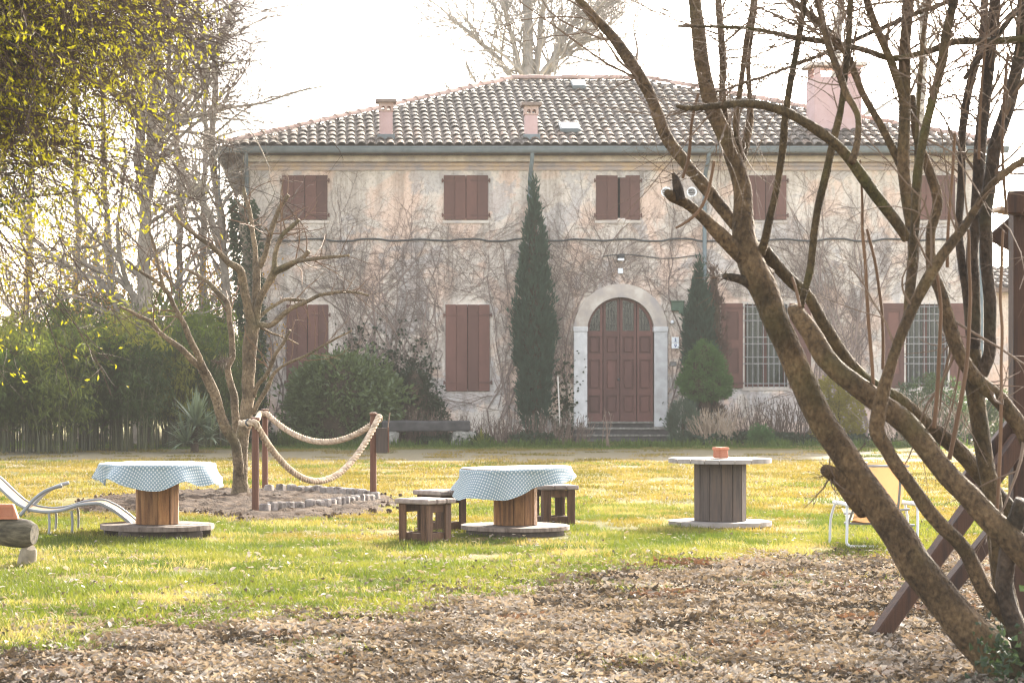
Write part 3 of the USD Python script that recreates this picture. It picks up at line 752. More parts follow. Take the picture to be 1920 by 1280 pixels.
for k, (a, b) in enumerate(BAR):
    x0, x1, z0, z1 = HX(a), HX(b), HZ(725), HZ(570)
    panel_shutter(x0 - .58, x0 - .05, z0 - .03, z1 + .02)
    panel_shutter(x1 + .05, x1 + .58, z0 - .03, z1 + .02)
    w = house.part('window', prism(sbox(x0, z0, x1, z1).difference(unary_union([sbox(x0 + .07, z0 + .07, (x0 + x1) / 2 - .05, z1 - .07), sbox((x0 + x1) / 2 + .05, z0 + .07, x1 - .07, z1 - .07)])), HYW + .16, HYW + .22), 'shutter_paint')
    house.part('pane', MB().box(x0 + .07, (x0 + x1) / 2 - .05, HYW + .185, HYW + .191, z0 + .07, z1 - .07, .001), 'window_glass', under=w)
    house.part('pane', MB().box((x0 + x1) / 2 + .05, x1 - .07, HYW + .185, HYW + .191, z0 + .07, z1 - .07, .001), 'window_glass', under=w)
    ct = MB()
    for cx in (x0 + .3, x1 - .3):
        xs = np.linspace(cx - .24, cx + .24, 25)
        v = np.vstack([np.stack([xs, HYW + .3 + .025 * np.sin(xs * 55), np.full(25, z)], 1) for z in (z0 + .05, z1 - .05)])
        i = np.arange(24)
        ct.add((v, np.vstack([np.stack([i, i + 1, i + 26], 1), np.stack([i, i + 26, i + 25], 1)])))
    house.part('curtain', ct, 'curtain', under=w)
    house.part('window_surround', prism(sbox(x0 - .07, z0 - .09, x1 + .07, z1 + .07).difference(sbox(x0, z0, x1, z1)), HYW - .02, HYW + .155), 'stucco_cream', under=w)
    g = MB()
    xs = np.linspace(x0 + .07, x1 - .07, 8)
    zs = [z0 + (z1 - z0) * u for u in (.04, .28, .36, .52, .60, .80, .88, .97)]
    for x in xs:
        g.add(tube([(x, HYW - .02, z0 - .02), (x, HYW - .02, z1 + .03)], .011, 6))
    for z in zs:
        g.box(x0 - .05, x1 + .05, HYW - .036, HYW - .026, z - .012, z + .012, .002)
    house.part('window_grille', g, 'iron')

# door, surround and steps
sur = arch(1.165, 0.34).difference(arch(DR, 0))
house.part('door_surround', prism(sur.intersection(sbox(0, 2.83, 19, 9)), HYW - .05, HYW + .2), 'stucco_cream', label='worn cream plaster arch over the door')
for sg in (-1, 1):
    x0, x1 = sorted((DX + sg * DR, DX + sg * 1.165))
    p = house.part('door_pillar', MB().box(x0, x1, HYW - .055, HYW + .2, .34, 2.70, .012), 'stone_white')
    house.part('capital', MB().box(x0 - .015, x1 + .015, HYW - .07, HYW + .2, 2.702, 2.83, .012), 'stone_white', under=p)
DY = HYW + .14
cols = [(DX - DR, DX - .43), (DX - .41, DX - .008), (DX + .008, DX + .41), (DX + .43, DX + DR)]
rows = [(HZ(775), HZ(741)), (HZ(730), HZ(674)), (HZ(663), HZ(630))]
full = arch(DR - .002, DB)
for ci, (x0, x1) in enumerate(cols):
    i0, i1 = x0 + (.06 if ci in (1, 2) else .05), x1 - .06
    cut = [sbox(i0, a, i1, b) for a, b in rows]
    gl = arch(DR - .07, DB).intersection(sbox(i0, HZ(620), i1, 9))
    leaf = full.intersection(sbox(x0, 0, x1, 9))
    d = house.part('door', prism(leaf.difference(unary_union(cut + [gl])), DY, DY + .06), 'door_paint')
    for a, b in rows:
        house.part('door_panel', MB().box(i0 - .002, i1 + .002, DY + .046, DY + .055, a - .002, b + .002, .002).box(i0 + .045, i1 - .045, DY + .012, DY + .047, a + .045, b - .045, .018), 'door_paint', under=d)
    house.part('door_pane', prism(gl.buffer(.004), DY + .035, DY + .041), 'window_glass', under=d)
    gr = MB()
    for x in np.linspace(i0, i1, 5)[1:-1]:
        top = DS + math.sqrt(max((DR - .075) ** 2 - (x - DX) ** 2, 0))
        gr.add(tube([(x, DY + .02, HZ(620)), (x, DY + .02, top)], .007, 5))
    for z in np.arange(HZ(620) + .15, DS + .7, .17):
        hw = math.sqrt(max((DR - .075) ** 2 - (max(z - DS, 0)) ** 2, 0.001))
        a, b = max(i0, DX - hw), min(i1, DX + hw)
        if b > a:
            gr.add(tube([(a, DY + .028, z), (b, DY + .028, z)], .006, 5))
    house.part('door_grille', gr, 'black_iron', under=d)
    if ci == 1:
        house.part('door_handle', MB().add(tube([(x1 - .03, DY - .04, 1.52), (x1 - .03, DY, 1.52)], .02, 8)).add(trimesh.creation.icosphere(2, .032).apply_translation((x1 - .03, DY - .05, 1.52))), 'black_iron', under=d)
for x0, x1, y0, y1, z0, z1 in ((DX - DR - .02, DX + DR + .02, HYW - .02, HYW + .42, .335, .475), (DX - 1.2, DX + 1.2, HYW - .42, HYW + .1, .175, .333), (DX - 1.22, DX + 1.28, HYW - .80, HYW - .02, -.02, .173)):
    p = house.part('door_step', MB().box(x0 + .02, x1 - .02, y0 + .045, y1, z0, z1 - .052, .004), 'stone_dark')
    house.part('tread', MB().box(x0, x1, y0, y1, z1 - .05, z1, .012), 'stone_grey', under=p)
# ventilation grilles
for x in (1249, 1297):
    c = np.array([HX(x), HYW, HZ(360)])
    ring = prism(Point(c[0], c[2]).buffer(.125, 12).difference(Point(c[0], c[2]).buffer(.095, 12)), HYW - .02, HYW + .05)
    vt = house.part('vent', ring, 'white_enamel')
    slats = MB()
    for z in np.arange(-.08, .09, .04):
        w = math.sqrt(.1 ** 2 - z * z)
        slats.add(beam(c + [-w, .01, z], c + [w, .01, z], .03, .012, .002))
    house.part('vent_slats', slats, 'white_enamel', under=vt)
house.part('cable', tube(smooth_path([(HX(470) + k * .35, HYW - .03, HZ(450) + .03 * math.sin(k * 1.7) + .012 * math.sin(k * 5.1)) for k in range(int((WR - WL) / .35))], 220), .022, 6), 'black_iron', smooth=True)
house.part('cable', tube(smooth_path([(HX(1130) + k * .3, HYW - .03, HZ(481) + .05 * math.sin(k * .9)) for k in range(9)], 40), .012, 5), 'black_iron')
pole = house.part('aerial_pole', MB().add(tube([(HX(410), 60.3, 5.6), (HX(410), 60.3, 7.6)], .025, 8)).add(tube([(HX(410), 60.3, 5.98), (WL, 60.3, 5.98)], .02, 6)).add(tube([(HX(410), 60.3, 6.55), (WL, 60.3, 6.55)], .015, 6)), 'pipe_paint')

# things fixed to the wall
t = Thing('wall_lamp', 'small dark wall lamp with white lower glass high above the arched door', 'lamp', (HX(1163), HYW, HZ(483)))
x, z = HX(1163), HZ(483)
t.part('housing', MB().box(x - .09, x + .09, HYW - .22, HYW - .04, z - .02, z + .085, .025).add(beam((x, HYW, z + .03), (x, HYW - .05, z + .03), .06, .06)), 'black_iron')
t.part('lamp_glass', MB().box(x - .075, x + .075, HYW - .205, HYW - .055, z - .085, z - .021, .02), 'white_enamel')
x, z = HX(1163), HZ(508)
t = Thing('junction_box', 'small white square box on the wall below the lamp', 'wall box', (x, HYW, z))
t.part('cover', MB().box(x - .065, x + .065, HYW - .055, HYW - .012, z - .065, z + .065, .012), 'white_enamel')
t.part('back_plate', MB().box(x - .055, x + .055, HYW - .012, HYW, z - .055, z + .055, .003), 'white_enamel')
x, z = HX(1271), HZ(573)
t = Thing('letter_box', 'dark green metal letter box on the wall right of the arch', 'letter box', (x, HYW, z))
t.part('body', MB().box(x - .17, x + .14, HYW - .14, HYW - .005, z - .13, z + .11, .02), 'green_metal')
t.part('lid', MB().add((rot(cbox(x - .185, x + .155, HYW - .17, HYW, z + .112, z + .13, .006)[0], (1, 0, 0), .12, (0, HYW, z + .112)), _CF)), 'green_metal')
t.part('flap', MB().box(x + .0, x + .12, HYW - .155, HYW - .141, z - .2, z - .04, .006), 'green_metal', label='paler green hanging flap')
x, z = HX(1260), HZ(603)
t = Thing('wall_sensor', 'small pale round sensor on the wall right of the arch', 'sensor', (x, HYW, z))
t.part('base', MB().box(x - .04, x + .04, HYW - .03, HYW, z - .05, z + .05, .012), 'stucco_cream')
t.part('eye', trimesh.creation.icosphere(2, .045).apply_translation((x, HYW - .06, z - .01)), 'white_enamel', smooth=True)
for num, py, lab in (('1', 637, 'white house number plate reading 1, the upper of two'), ('9', 648, 'white house number plate reading 9, the lower of two')):
    x, z = HX(1266), HZ(py)
    t = Thing('number_plate', lab, 'house number', (x, HYW, z))
    t.part('plate', MB().box(x - .09, x + .09, HYW - .050, HYW - .002, z - .068, z + .068, .005), 'white_enamel')
    tm = meshkit.text_mesh(num, .085, .004, bold=True)
    v = np.array(tm.vertices); c = (v.min(0) + v.max(0)) / 2
    v = v - [c[0], c[1], 0]
    t.part('digit', (np.stack([x + v[:, 0], HYW - .050 - v[:, 2], z + v[:, 1]], 1), np.array(tm.faces)), 'blue_ink')
x, z = HX(1262), HZ(682)
t = Thing('door_bell', 'small grey bell panel low on the wall right of the door', 'doorbell', (x, HYW, z))
t.part('plate', MB().box(x - .085, x + .085, HYW - .02, HYW - .001, z - .055, z + .055, .006), 'stone_grey')
for k in range(2):
    t.part('button', MB().box(x - .06, x + .06, HYW - .027, HYW - .0205, z - .035 + k * .045, z - .01 + k * .045, .003), 'iron')

# low outbuilding beyond the right corner
ob = Thing('outbuilding', 'low building with tiled roof behind the right corner of the house', 'outbuilding', (22, 74, 0))
oz = EYE - (548 - HY) / F * 74
ob.part('wall', MB().box(19.9, 28, 74, 80, 0, oz, .01), 'plaster')
rv = np.array([(19.5, 73.5, oz), (28.4, 73.5, oz), (28.4, 77, oz + .75), (19.5, 77, oz + .75), (19.5, 80.5, oz), (28.4, 80.5, oz)])
orf = ob.part('roof', (np.vstack([rv, rv + [0, 0, .12]]), np.array([(6, 7, 8), (6, 8, 9), (9, 8, 11), (9, 11, 10), (0, 2, 1), (0, 3, 2), (0, 1, 7), (0, 7, 6), (6, 9, 3), (6, 3, 0), (9, 10, 4), (9, 4, 3)])), 'roof_deck')
for i in range(18):
    xx = 20.0 + i * .236
    om = MB()
    for j in range(6):
        a = np.linspace(0, np.pi, 6); u = np.array([0, 3.5, .75]) / 3.58
        base = np.array([xx, 73.46, oz + .12]) + u * j * .58
        v = np.vstack([base + np.stack([-np.cos(a) * .095, np.zeros(6), np.sin(a) * .09 + .03], 1), base + u * .64 + np.stack([-np.cos(a) * .08, np.zeros(6), np.sin(a) * .08], 1)])
        k = np.arange(5)
        om.add((v, np.vstack([np.stack([k, k + 6, k + 7], 1), np.stack([k, k + 7, k + 1], 1)])))
    ob.part('tile_row', om, 'roof_tile_clay', under=orf)
ob.part('window', MB().box(21.8, 22.8, 73.93, 73.999, 1.0, 2.3, .01), 'shutter_paint')

# ------------------------------------------------------------------ furniture on the lawn
def disc_boards(c, r, z0, z1, n, ang, thing, name, mat_, rng, gap=.004):
    """a round flange of n parallel boards; returns nothing, adds each board as a part"""
    circ = Point(0, 0).buffer(r, 24)
    w = 2 * r / n
    for k in range(n):
        b = circ.intersection(sbox(-r, -r + k * w + gap, r, -r + (k + 1) * w - gap))
        if b.is_empty:
            continue
        v, f = slab(b, z0, z1 + rng.uniform(-.003, .003)).get()
        thing.part(name, (rot(v, (0, 0, 1), ang) + [c[0], c[1], 0], f), mat_)


def stave_drum(c, r, z0, z1, n, thing, mat_, rng, a0=0.0):
    for k in range(n):
        a = a0 + 2 * np.pi * k / n
        w = 2 * r * math.tan(np.pi / n)
        v, f = cbox(-w / 2 + .0045, w / 2 - .0045, -.028, 0.0, z0, z1, .007)
        v = v + [0, rng.uniform(-.004, .004), 0]
        v[:, 1] += r
        thing.part('stave', (rot(v, (0, 0, 1), a) + [c[0], c[1], 0], f), mat_)


def cloth(c, R, ztop, Rc, off, rng, drop_scale=1.0, folds=9, tilt=0.0):
    """a round cloth of radius Rc, shifted by off, lying on a table of radius R: flat on top, hanging in folds beyond the edge"""
    nr_, na = 46, 220
    rr = np.linspace(0, 1, nr_) ** 0.8 * Rc
    th = np.linspace(0, 2 * np.pi, na, endpoint=False)
    RR, TH = np.meshgrid(rr, th, indexing='ij')
    wav = 1 + .03 * np.sin(3 * TH + 1) + .025 * np.sin(7 * TH)
    u, v = RR * np.cos(TH) * wav + off[0], RR * np.sin(TH) * wav + off[1]
    q = np.hypot(u, v); a = np.arctan2(v, u)
    over = np.maximum(q - R, 0)
    ph = rng.uniform(0, 6.28, 4)
    k = .36 + .22 * np.sin(folds * a + ph[0] + 1.3 * np.sin(2 * a + ph[1])) + .14 * np.sin(2.3 * folds * a + ph[2]) + .10 * np.sin(3 * a + ph[3])
    k = np.clip(k, .02, .93)
    ease = np.minimum(over / .05, 1)
    out = R + over * k * ease + (1 - ease) * over * .8
    x = np.where(q <= R, u, np.cos(a) * out); y = np.where(q <= R, v, np.sin(a) * out)
    z = -over * np.sqrt(1 - k * k) * ease - .25 * over * (1 - ease)
    wr = (meshkit.fbm(np.stack([u * 6, v * 6, u * 0], -1) + 20, 3, 2) - .4) * .016
    z = z + np.where(q <= R, np.maximum(wr, 0) * np.minimum((R - q) / .05, 1), 0) + .004 + tilt * x
    V = np.stack([c[0] + x.ravel(), c[1] + y.ravel(), ztop + z.ravel()], 1)
    # a slightly thick sheet: only one layer, the hem is thin
    f = grid_faces(1, nr_, na)
    return (V, f[:, [0, 2, 1]]), np.stack([u.ravel(), v.ravel()], 1)


def spool_table(label, c, r, rd, ztop, zb, th, rng, drum, board, n=11, ang=0.2, batten=False, top=True):
    t = Thing('cable_drum_table', label, 'table', (c[0], c[1], 0), 'wooden cable drum tables on the lawn')
    disc_boards(c, r, zb - th, zb, 7, ang, t, 'base_board', 'spool_base' if board == 'spool_board' else board, rng)
    if batten:
        for k in range(-1, 2):
            w = math.sqrt(r * r - (k * .36) ** 2) * .93
            v, f = cbox(-w, w, k * .36 - .07, k * .36 + .07, -.01, zb - th - .003, .008)
            t.part('base_batten', (rot(v, (0, 0, 1), .15) + [c[0], c[1], 0], f), 'dark_wood')
    else:
        t.part('base_ring', cyl((c[0], c[1], (zb - th) / 2 - .008), r * .9, max(zb - th - .004 + .02, .02), 28), 'dark_wood')
    stave_drum(c, rd, zb + .002, ztop - th - .002, n, t, drum, rng, .1)
    disc_boards(c, r, ztop - th, ztop, 7, ang + 1.2, t, 'top_board', board, rng)
    return t


rng = np.random.default_rng(8)
T1 = np.array([-1.625, 24.15]); T2 = np.array([1.978, 24.5]); T3 = np.array([4.269, 25.8])
spool_table('cable drum table with dotted cloth at the left, in front of the pruned tree', T1, .57, .212, .728, .125, .045, rng, 'spool_wood', 'spool_board', 11, 0.1, True)
spool_table('cable drum table with dotted cloth between the three wooden stools', T2, .55, .215, .672, .095, .04, rng, 'spool_wood', 'spool_board', 12, 0.3)
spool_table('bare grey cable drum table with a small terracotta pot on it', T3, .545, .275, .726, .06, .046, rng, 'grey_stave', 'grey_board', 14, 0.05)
m, uv = cloth(T1, .575, .728, .775, (.02, -.03), rng, folds=5)
single('tablecloth', m, 'dotted_cloth', 'pale blue dotted cloth draped evenly over the left drum table', 'tablecloth', smooth=True, uv=uv)
m, uv = cloth(T2, .555, .672, .78, (-.10, -.03), rng, folds=4, tilt=.03)
single('tablecloth', m, 'dotted_cloth', 'pale blue dotted cloth sliding to one side of the table between stools', 'tablecloth', smooth=True, uv=uv)
pot = Thing('terracotta_pot', 'small terracotta block pot on the bare grey drum table', 'pot', (T3[0] - .01, T3[1] - .1, .728))
pv, pf = cbox(-.062, .062, -.062, .062, .729, .842, .012)
pv[:, :2] *= (1 - .06 * (pv[:, 2:] - .73) / .11)
pot.part('body', (rot(pv, (0, 0, 1), .5) + [T3[0] - .01, T3[1] - .1, 0], pf), 'terracotta')
pv, pf = cbox(-.066, .066, -.066, .066, .815, .846, .012)
pot.part('rim', (rot(pv, (0, 0, 1), .5) + [T3[0] - .01, T3[1] - .1, 0], pf), 'terracotta')


def stool(label, c, rz, w=.36, h=.44):
    t = Thing('wooden_stool', label, 'stool', (c[0], c[1], 0), 'wooden stools round the middle drum table')
    pl = lambda m: (rot(vf(m)[0], (0, 0, 1), rz) + [c[0], c[1], 0], vf(m)[1])
    s = w / 2
    pw, pt = .085, .024
    for sx in (-1, 1):
        for sy in (-1, 1):
            a, b = sorted((sx * s, sx * (s - pw))); e, g = sorted((sy * s, sy * (s - pt)))
            m_ = MB().box(a, b, e, g, 0, h - .05, .004)
            a, b = sorted((sx * s, sx * (s - pt))); e, g = sorted((sy * (s - pt - .002), sy * (s - pw)))
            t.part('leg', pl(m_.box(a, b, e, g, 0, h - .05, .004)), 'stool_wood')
    for sg in (-1, 1):
        e, g = sorted((sg * (s - pt - .002), sg * (s - pt - .026)))
        t.part('rail', pl(MB().box(-s + pt + .03, s - pt - .03, e, g, .03, .105, .004)), 'stool_wood')
        t.part('rail', pl(MB().box(e, g, -s + pt + .03, s - pt - .03, .031, .104, .004)), 'stool_wood')
        t.part('rail', pl(MB().box(-s + pt + .03, s - pt - .03, e, g, h - .13, h - .052, .004)), 'stool_wood')
    ov = s + .035
    n = 3
    for k in range(n):
        a, b = -ov + k * 2 * ov / n, -ov + (k + 1) * 2 * ov / n
        v, f = cbox(a + .002, b - .002, -ov, ov, h - .048, h, .016)
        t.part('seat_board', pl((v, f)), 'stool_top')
    return t


def at(px, d):
    return np.array([(px - CX) / F * d, d])
stool('nearest wooden stool, standing left of the middle drum table', at(797, 23.2), .82, .36, .43)
stool('wooden stool half hidden behind the nearest one, under the cloth corner', at(828, 24.9), .70, .36, .43)
stool('wooden stool to the right, behind the middle drum table', at(1037, 25.9), .30, .36, .44)

# posts and rope
def post(label, x, d, h, r=.043, side=None):
    p = at(x, d)
    t = Thing('rope_post', label, 'post', (p[0], p[1], 0), 'brown posts carrying the rope')
    t.part('shaft', tube([(p[0], p[1], z) for z in np.linspace(-.1, h - .05, 7)], r, 14, bump=.02, seed=3), 'post_wood', smooth=40)
    t.part('cap', MB().add(tube([(p[0], p[1], h - .05), (p[0], p[1], h - .03), (p[0], p[1], h - .008), (p[0], p[1], h)], [r * .8, r * 1.22, r * 1.2, r * .6], 14)), 'post_wood', smooth=40)
    return t, p
pA, qA = post('nearest rope post, right in front of the pruned tree', 479, 27.9, 1.13)
pB, qB = post('far rope post standing behind the nearest one beside the pruned tree', 497, 33.6, 1.15)
pC, qC = post('lone rope post with a dark board nailed to it, left of the bench', 700, 30.9, 1.14)
bd = qC + [.125, -.01]
pC.part('nailed_board', MB().box(bd[0] - .09, bd[0] + .055, bd[1] - .05, bd[1] - .02, .62, .945, .006), 'dark_wood')
pC.part('nailed_board', MB().box(bd[0] + .058, bd[0] + .075, bd[1] - .06, bd[1] + .1, .63, .95, .005), 'post_wood')
pC.part('wire', tube([(bd[0] + .06, bd[1], .93), (bd[0] + .075, bd[1], 1.06), (bd[0] + .085, bd[1], 1.13)], .008, 6), 'brown_stem')


def hang(a, b, sag, n=60):
    t = np.linspace(0, 1, n)[:, None]
    p = a + (b - a) * t
    p[:, 2] -= (sag * 4 * t * (1 - t))[:, 0]
    return p
rp = [np.array([*at(449, 28.0), 1.05])[None], np.array([*at(462, 27.95), 1.06])[None]]
a = np.array([qA[0], qA[1] - .075, 1.06]); b = np.array([qC[0] + .07, qC[1] - .05, 1.08])
seg1 = hang(a, b, .74)
seg2 = hang(np.array([qC[0] - .02, qC[1] + .07, .98]), np.array([qB[0] + .03, qB[1] - .075, 1.08]), .30)
path = np.vstack([rp[0], rp[1], [a + [-.03, 0, .01]], seg1, [[qC[0] + .085, qC[1] + .02, 1.06]], seg2, [[qB[0] - .06, qB[1] - .06, 1.08]], [[qB[0] - .09, qB[1] - .5, 1.02]], [[*at(470, 31.5), 1.0]], [[qA[0] - .07, qA[1] + .3, 1.03]]])
path = smooth_path(path, 620)
rope = Thing('rope', 'thick pale braided rope slung between the three brown posts', 'rope', (qA[0], qA[1], 0))
T = unit(np.gradient(path, axis=0)); A_ = unit(np.cross(T, [0, 0, 1.0])); B2 = np.cross(T, A_)
s = np.r_[0, np.cumsum(np.linalg.norm(np.diff(path, axis=0), axis=1))]
for k in range(4):
    ph = s / .26 * 2 * np.pi + k * np.pi / 2
    pts = path + .024 * (np.cos(ph)[:, None] * A_ + np.sin(ph)[:, None] * B2)
    rope.part('strand', tube(pts, .0185, 7), 'rope_fibre', smooth=True)
rope.part('end_whipping', tube([path[8] + T[8] * u for u in (-.02, 0, .02)], .047, 10), 'black_iron')

# edging blocks of the bed
def edging(pts, n, label, size, rng):
    q = smooth_path(np.array([[*G(x, y)[:2], 0] for x, y in pts]), n)
    t = Thing('block_edging', label, 'edging', (q[0][0], q[0][1], 0))
    for k in range(n):
        d = unit((q[min(k + 1, n - 1)] - q[max(k - 1, 0)])[None])[0]
        v, f = cbox(-size * .42, size * .42, -.06, .06, -.03, .105 + rng.uniform(-.015, .015), .016)
        v = rot(rot(v, (0, 0, 1), math.atan2(d[1], d[0]) + rng.normal(0, .18)), (1, 0, 0), rng.normal(0, .12))
        t.part('block', (v + q[k] + [0, 0, .025], f), 'block')
edging([(497, 964), (545, 960), (600, 957), (650, 950), (703, 943)], 18, 'row of small stone blocks edging the front of the dug bed', .115, rng)
edging([(505, 926), (570, 928), (640, 933), (690, 938)], 14, 'row of small stone blocks edging the back of the dug bed', .13, rng)

# stone bench by the wall
bn = Thing('stone_bench', 'long dark stone bench on rough blocks before the laurel bush', 'bench', (*at(800, 56), 0))
a, b = at(716, 56)[0], at(880, 56)[0]
bv, bf = trimesh.remesh.subdivide(*cbox(a, b, 55.75, 56.2, .33, .57, .03)); bv, bf = trimesh.remesh.subdivide(bv, bf)
bv = bv + (meshkit.fbm(bv * 4, 3, 5)[:, None] - .5) * .05 * [0.3, 1, 1]
bn.part('seat_slab', (bv, bf), 'stone_dark', smooth=40)
for x0, x1, z1 in ((846, 890, .34), (722, 746, .33)):
    x0, x1 = at(x0, 56)[0], at(x1, 56)[0]
    v, f = trimesh.remesh.subdivide(*cbox(x0, x1, 55.7, 56.15, -.05, z1, .08)); v, f = trimesh.remesh.subdivide(v, f)
    v = v + (meshkit.fbm(v * 5, 3, 8)[:, None] - .5) * .12
    bn.part('support_stone', (v, f), 'stone_grey', smooth=50)

# log seat with a clay brick at the left edge
lg = Thing('log_seat', 'weathered half log on a stub at the left edge of the picture', 'log bench', (*at(10, 20.5), 0))
lx = lambda px: (px - CX) / F * 20.4
pts = np.array([(lx(-150), 20.7, .30), (lx(-60), 20.55, .295), (lx(20), 20.42, .285), (lx(52), 20.37, .275), (lx(66), 20.35, .27)])
lp = smooth_path(pts, 22)
lr = np.r_[np.full(18, .128), [.127, .124, .115, .088]]
lg.part('log', tube(lp, lr, 26, bump=.09, freq=7, seed=2), 'log_wood', smooth=45)
pts = np.array([(lx(46), 20.5, -.05), (lx(50), 20.45, .06), (lx(56), 20.4, .16)])
lg.part('stub', tube(smooth_path(pts, 8), [.085, .085, .083, .08, .078, .076, .07, .05], 14, bump=.1, freq=9, seed=4), 'cut_wood', smooth=45)
lg.part('stub', tube(smooth_path(pts + [-1.0, .1, 0], 8), [.085, .085, .083, .08, .078, .076, .07, .05], 14, bump=.1, freq=9, seed=5), 'cut_wood', smooth=45)
bk = Thing('clay_brick', 'orange clay brick lying on the log at the left edge', 'brick', (lx(8), 20.4, .40))
v, f = cbox(lx(-45), lx(36), 20.33, 20.45, .395, .525, .008)
v[:, 0] -= (v[:, 2] - .395) * .35 * (v[:, 0] > lx(0))
bk.part('body', (v, f), 'terracotta')
v, f = cbox(lx(-44), lx(26), 20.325, 20.329, .42, .50, .001)
bk.part('frog', (v, f), 'terracotta')

# sling lounger at the left
lo = Thing('sun_lounger', 'wavy sling sun lounger with pale fabric and grey tube frame', 'sun lounger', (*at(110, 24.6), 0))
cur = np.array([(-46, 868), (-30, 886), (-10, 905), (12, 926), (36, 946), (60, 956), (88, 959), (115, 956), (150, 946), (180, 943), (205, 952), (225, 965), (246, 982)])
def rail(d, dx):
    return smooth_path(np.array([[*P(x + dx, y, 24.3)] for x, y in cur]) + [0, d - 24.3, 0], 60)
ra, rb = rail(24.3, 0), rail(24.92, 0)
for k, r_ in enumerate((ra, rb)):
    lo.part('side_rail', tube(r_, .017, 8), 'tube_grey', smooth=True)
sv = np.concatenate([ra + (rb - ra) * u for u in np.linspace(.02, .98, 6)])
sv[:, 2] -= np.repeat(np.array([0, .012, .018, .018, .012, 0]), 60)
lo.part('sling', (sv, grid_faces(1, 6, 60, wrap=False)), 'sling_pale', smooth=True)
for d, dx in ((24.27, 0), (24.95, 0)):
    arm = smooth_path(np.array([P(x, y, 24.3) for x, y in [(38, 966), (50, 952), (66, 934), (88, 919), (117, 910)]]) + [0, d - 24.3, 0], 24)
    lo.part('armrest', tube(arm, .0185, 8), 'tube_grey', smooth=True)
for x in (91, 134, -20):
    for d in (24.3, 24.92):
        top = P(x, 958 if x > 0 else 900, 24.3)[2]
        lo.part('leg', tube(smooth_path([((x - CX) / F * 24.3, d, top), ((x - CX) / F * 24.3 + .01, d, top / 2), ((x - CX) / F * 24.3, d, 0)], 8), .013, 8), 'tube_grey', smooth=True)
    lo.part('foot_bar', tube([((x - CX) / F * 24.3, 24.3, .013), ((x - CX) / F * 24.3, 24.92, .013)], .013, 8), 'tube_grey')

# camping chair at the right
ch = Thing('camping_chair', 'folding recliner chair with orange fabric and white tube frame', 'chair', (*at(1655, 22.6), 0))
cxp = lambda px: (px - CX) / F * 22.5
for sgn, px in ((-1, 1586), (1, 1718)):
    x = cxp(px)
    ch.part('leg_frame', tube(smooth_path([(x, 22.45, .40), (x, 22.45, .2), (x, 22.47, .05), (x - sgn * .05, 22.47, .018), (x - sgn * .30, 22.47, .016)], 26), .0135, 8), 'tube_white', smooth=True)
    ch.part('leg_frame', tube(smooth_path([(x, 22.95, .40), (x + sgn * .04, 23.0, .2), (x + sgn * .04, 23.02, .016)], 14), .0125, 8), 'tube_white', smooth=True)
    ch.part('armrest', tube([(x, 22.35, .405), (x, 22.6, .41), (x, 23.02, .40)], .02, 8), 'tube_white', smooth=True)
    x2 = cxp(px - sgn * 22)
    ch.part('back_tube', tube(smooth_path([(x2, 22.95, .18), (x2 - sgn * .01, 22.72, .36), (x2 - sgn * .03, 22.55, .58), (x2 - sgn * .06, 22.40, .80)], 20), .012, 8), 'tube_grey', smooth=True)
x0, x1 = cxp(1622), cxp(1690)
n = 14
prof = smooth_path([(0, 22.94, .20), (0, 22.72, .37), (0, 22.55, .585), (0, 22.40, .80)], n)
sv = np.concatenate([np.stack([np.full(n, x0 + (x1 - x0) * u), prof[:, 1] + .05 * math.sin(u * np.pi), prof[:, 2]], 1) for u in np.linspace(-.12, 1.12, 8)])
ch.part('back_sling', (sv, grid_faces(1, 8, n, wrap=False)), 'sling_orange', smooth=True)
sv = np.concatenate([np.array([(x0 - .03 + (x1 - x0 + .06) * u, y, z - .03 * math.sin(u * np.pi)) for y, z in ((22.8, .24), (23.0, .23), (23.25, .27), (23.4, .33))]) for u in np.linspace(0, 1, 8)])
ch.part('seat_sling', (sv, grid_faces(1, 8, 4, wrap=False)), 'sling_orange', smooth=True)
ch.part('cross_bar', tube([(x0 - .05, 22.41, .80 * .96), (x1 + .05, 22.41, .80 * .96)], .012, 8), 'tube_grey')
ch.part('cross_bar', tube([(cxp(1600), 22.9, .21), (cxp(1735), 22.9, .19)], .011, 8), 'tube_grey')
ch.part('cross_bar', tube([(cxp(1600), 22.9, .30), (cxp(1725), 22.9, .34)], .011, 8), 'tube_grey')

# timber shelter frame at the right edge
ts = Thing('timber_frame', 'brown timber shelter frame with raking braces at the right edge', 'timber frame', (4.3, 15.5, 0))
for d, px in ((15.0, 1909), (16.6, 2010)):
    x = (px - CX) / F * d + .02
    ts.part('post', beam((x, d, -.1), (x, d, 2.62), .13, .13, .01, up=(0, 1, 0)), 'timber')
    foot = P(1628 if d < 16 else 1726, 1190 if d < 16 else 1140, 14.65 if d < 16 else 16.3); foot[2] = -.06
    top = np.array([x - .03, d - .09, 1.22])
    ts.part('brace', beam(foot, top, .10, .10, .01), 'timber')
    ts.part('strut', beam((x - .42, d - .02, .86), (x + .02, d + .02, 1.38), .07, .09, .008), 'timber')
xa, xb = (1909 - CX) / F * 15 + .02, (2010 - CX) / F * 16.6 + .02
ts.part('top_beam', beam((xa - .1, 14.75, 2.66), (xb, 16.7, 2.66), .12, .14, .01), 'timber')
for k in range(2):
    a_, b_ = P(1868, 392, 15.4 + k * .22), P(2100, 440, 15.4 + k * .22)
    ts.part('roof_board', beam(a_, b_, .20, .028, .005), 'roof_plank')
ts.part('rafter', beam(P(1866, 452, 15.3), P(1925, 402, 15.3), .05, .11, .006), 'timber')
ts.part('rafter', beam(P(1864, 440, 15.3), P(1935, 476, 15.3), .045, .09, .006), 'timber')


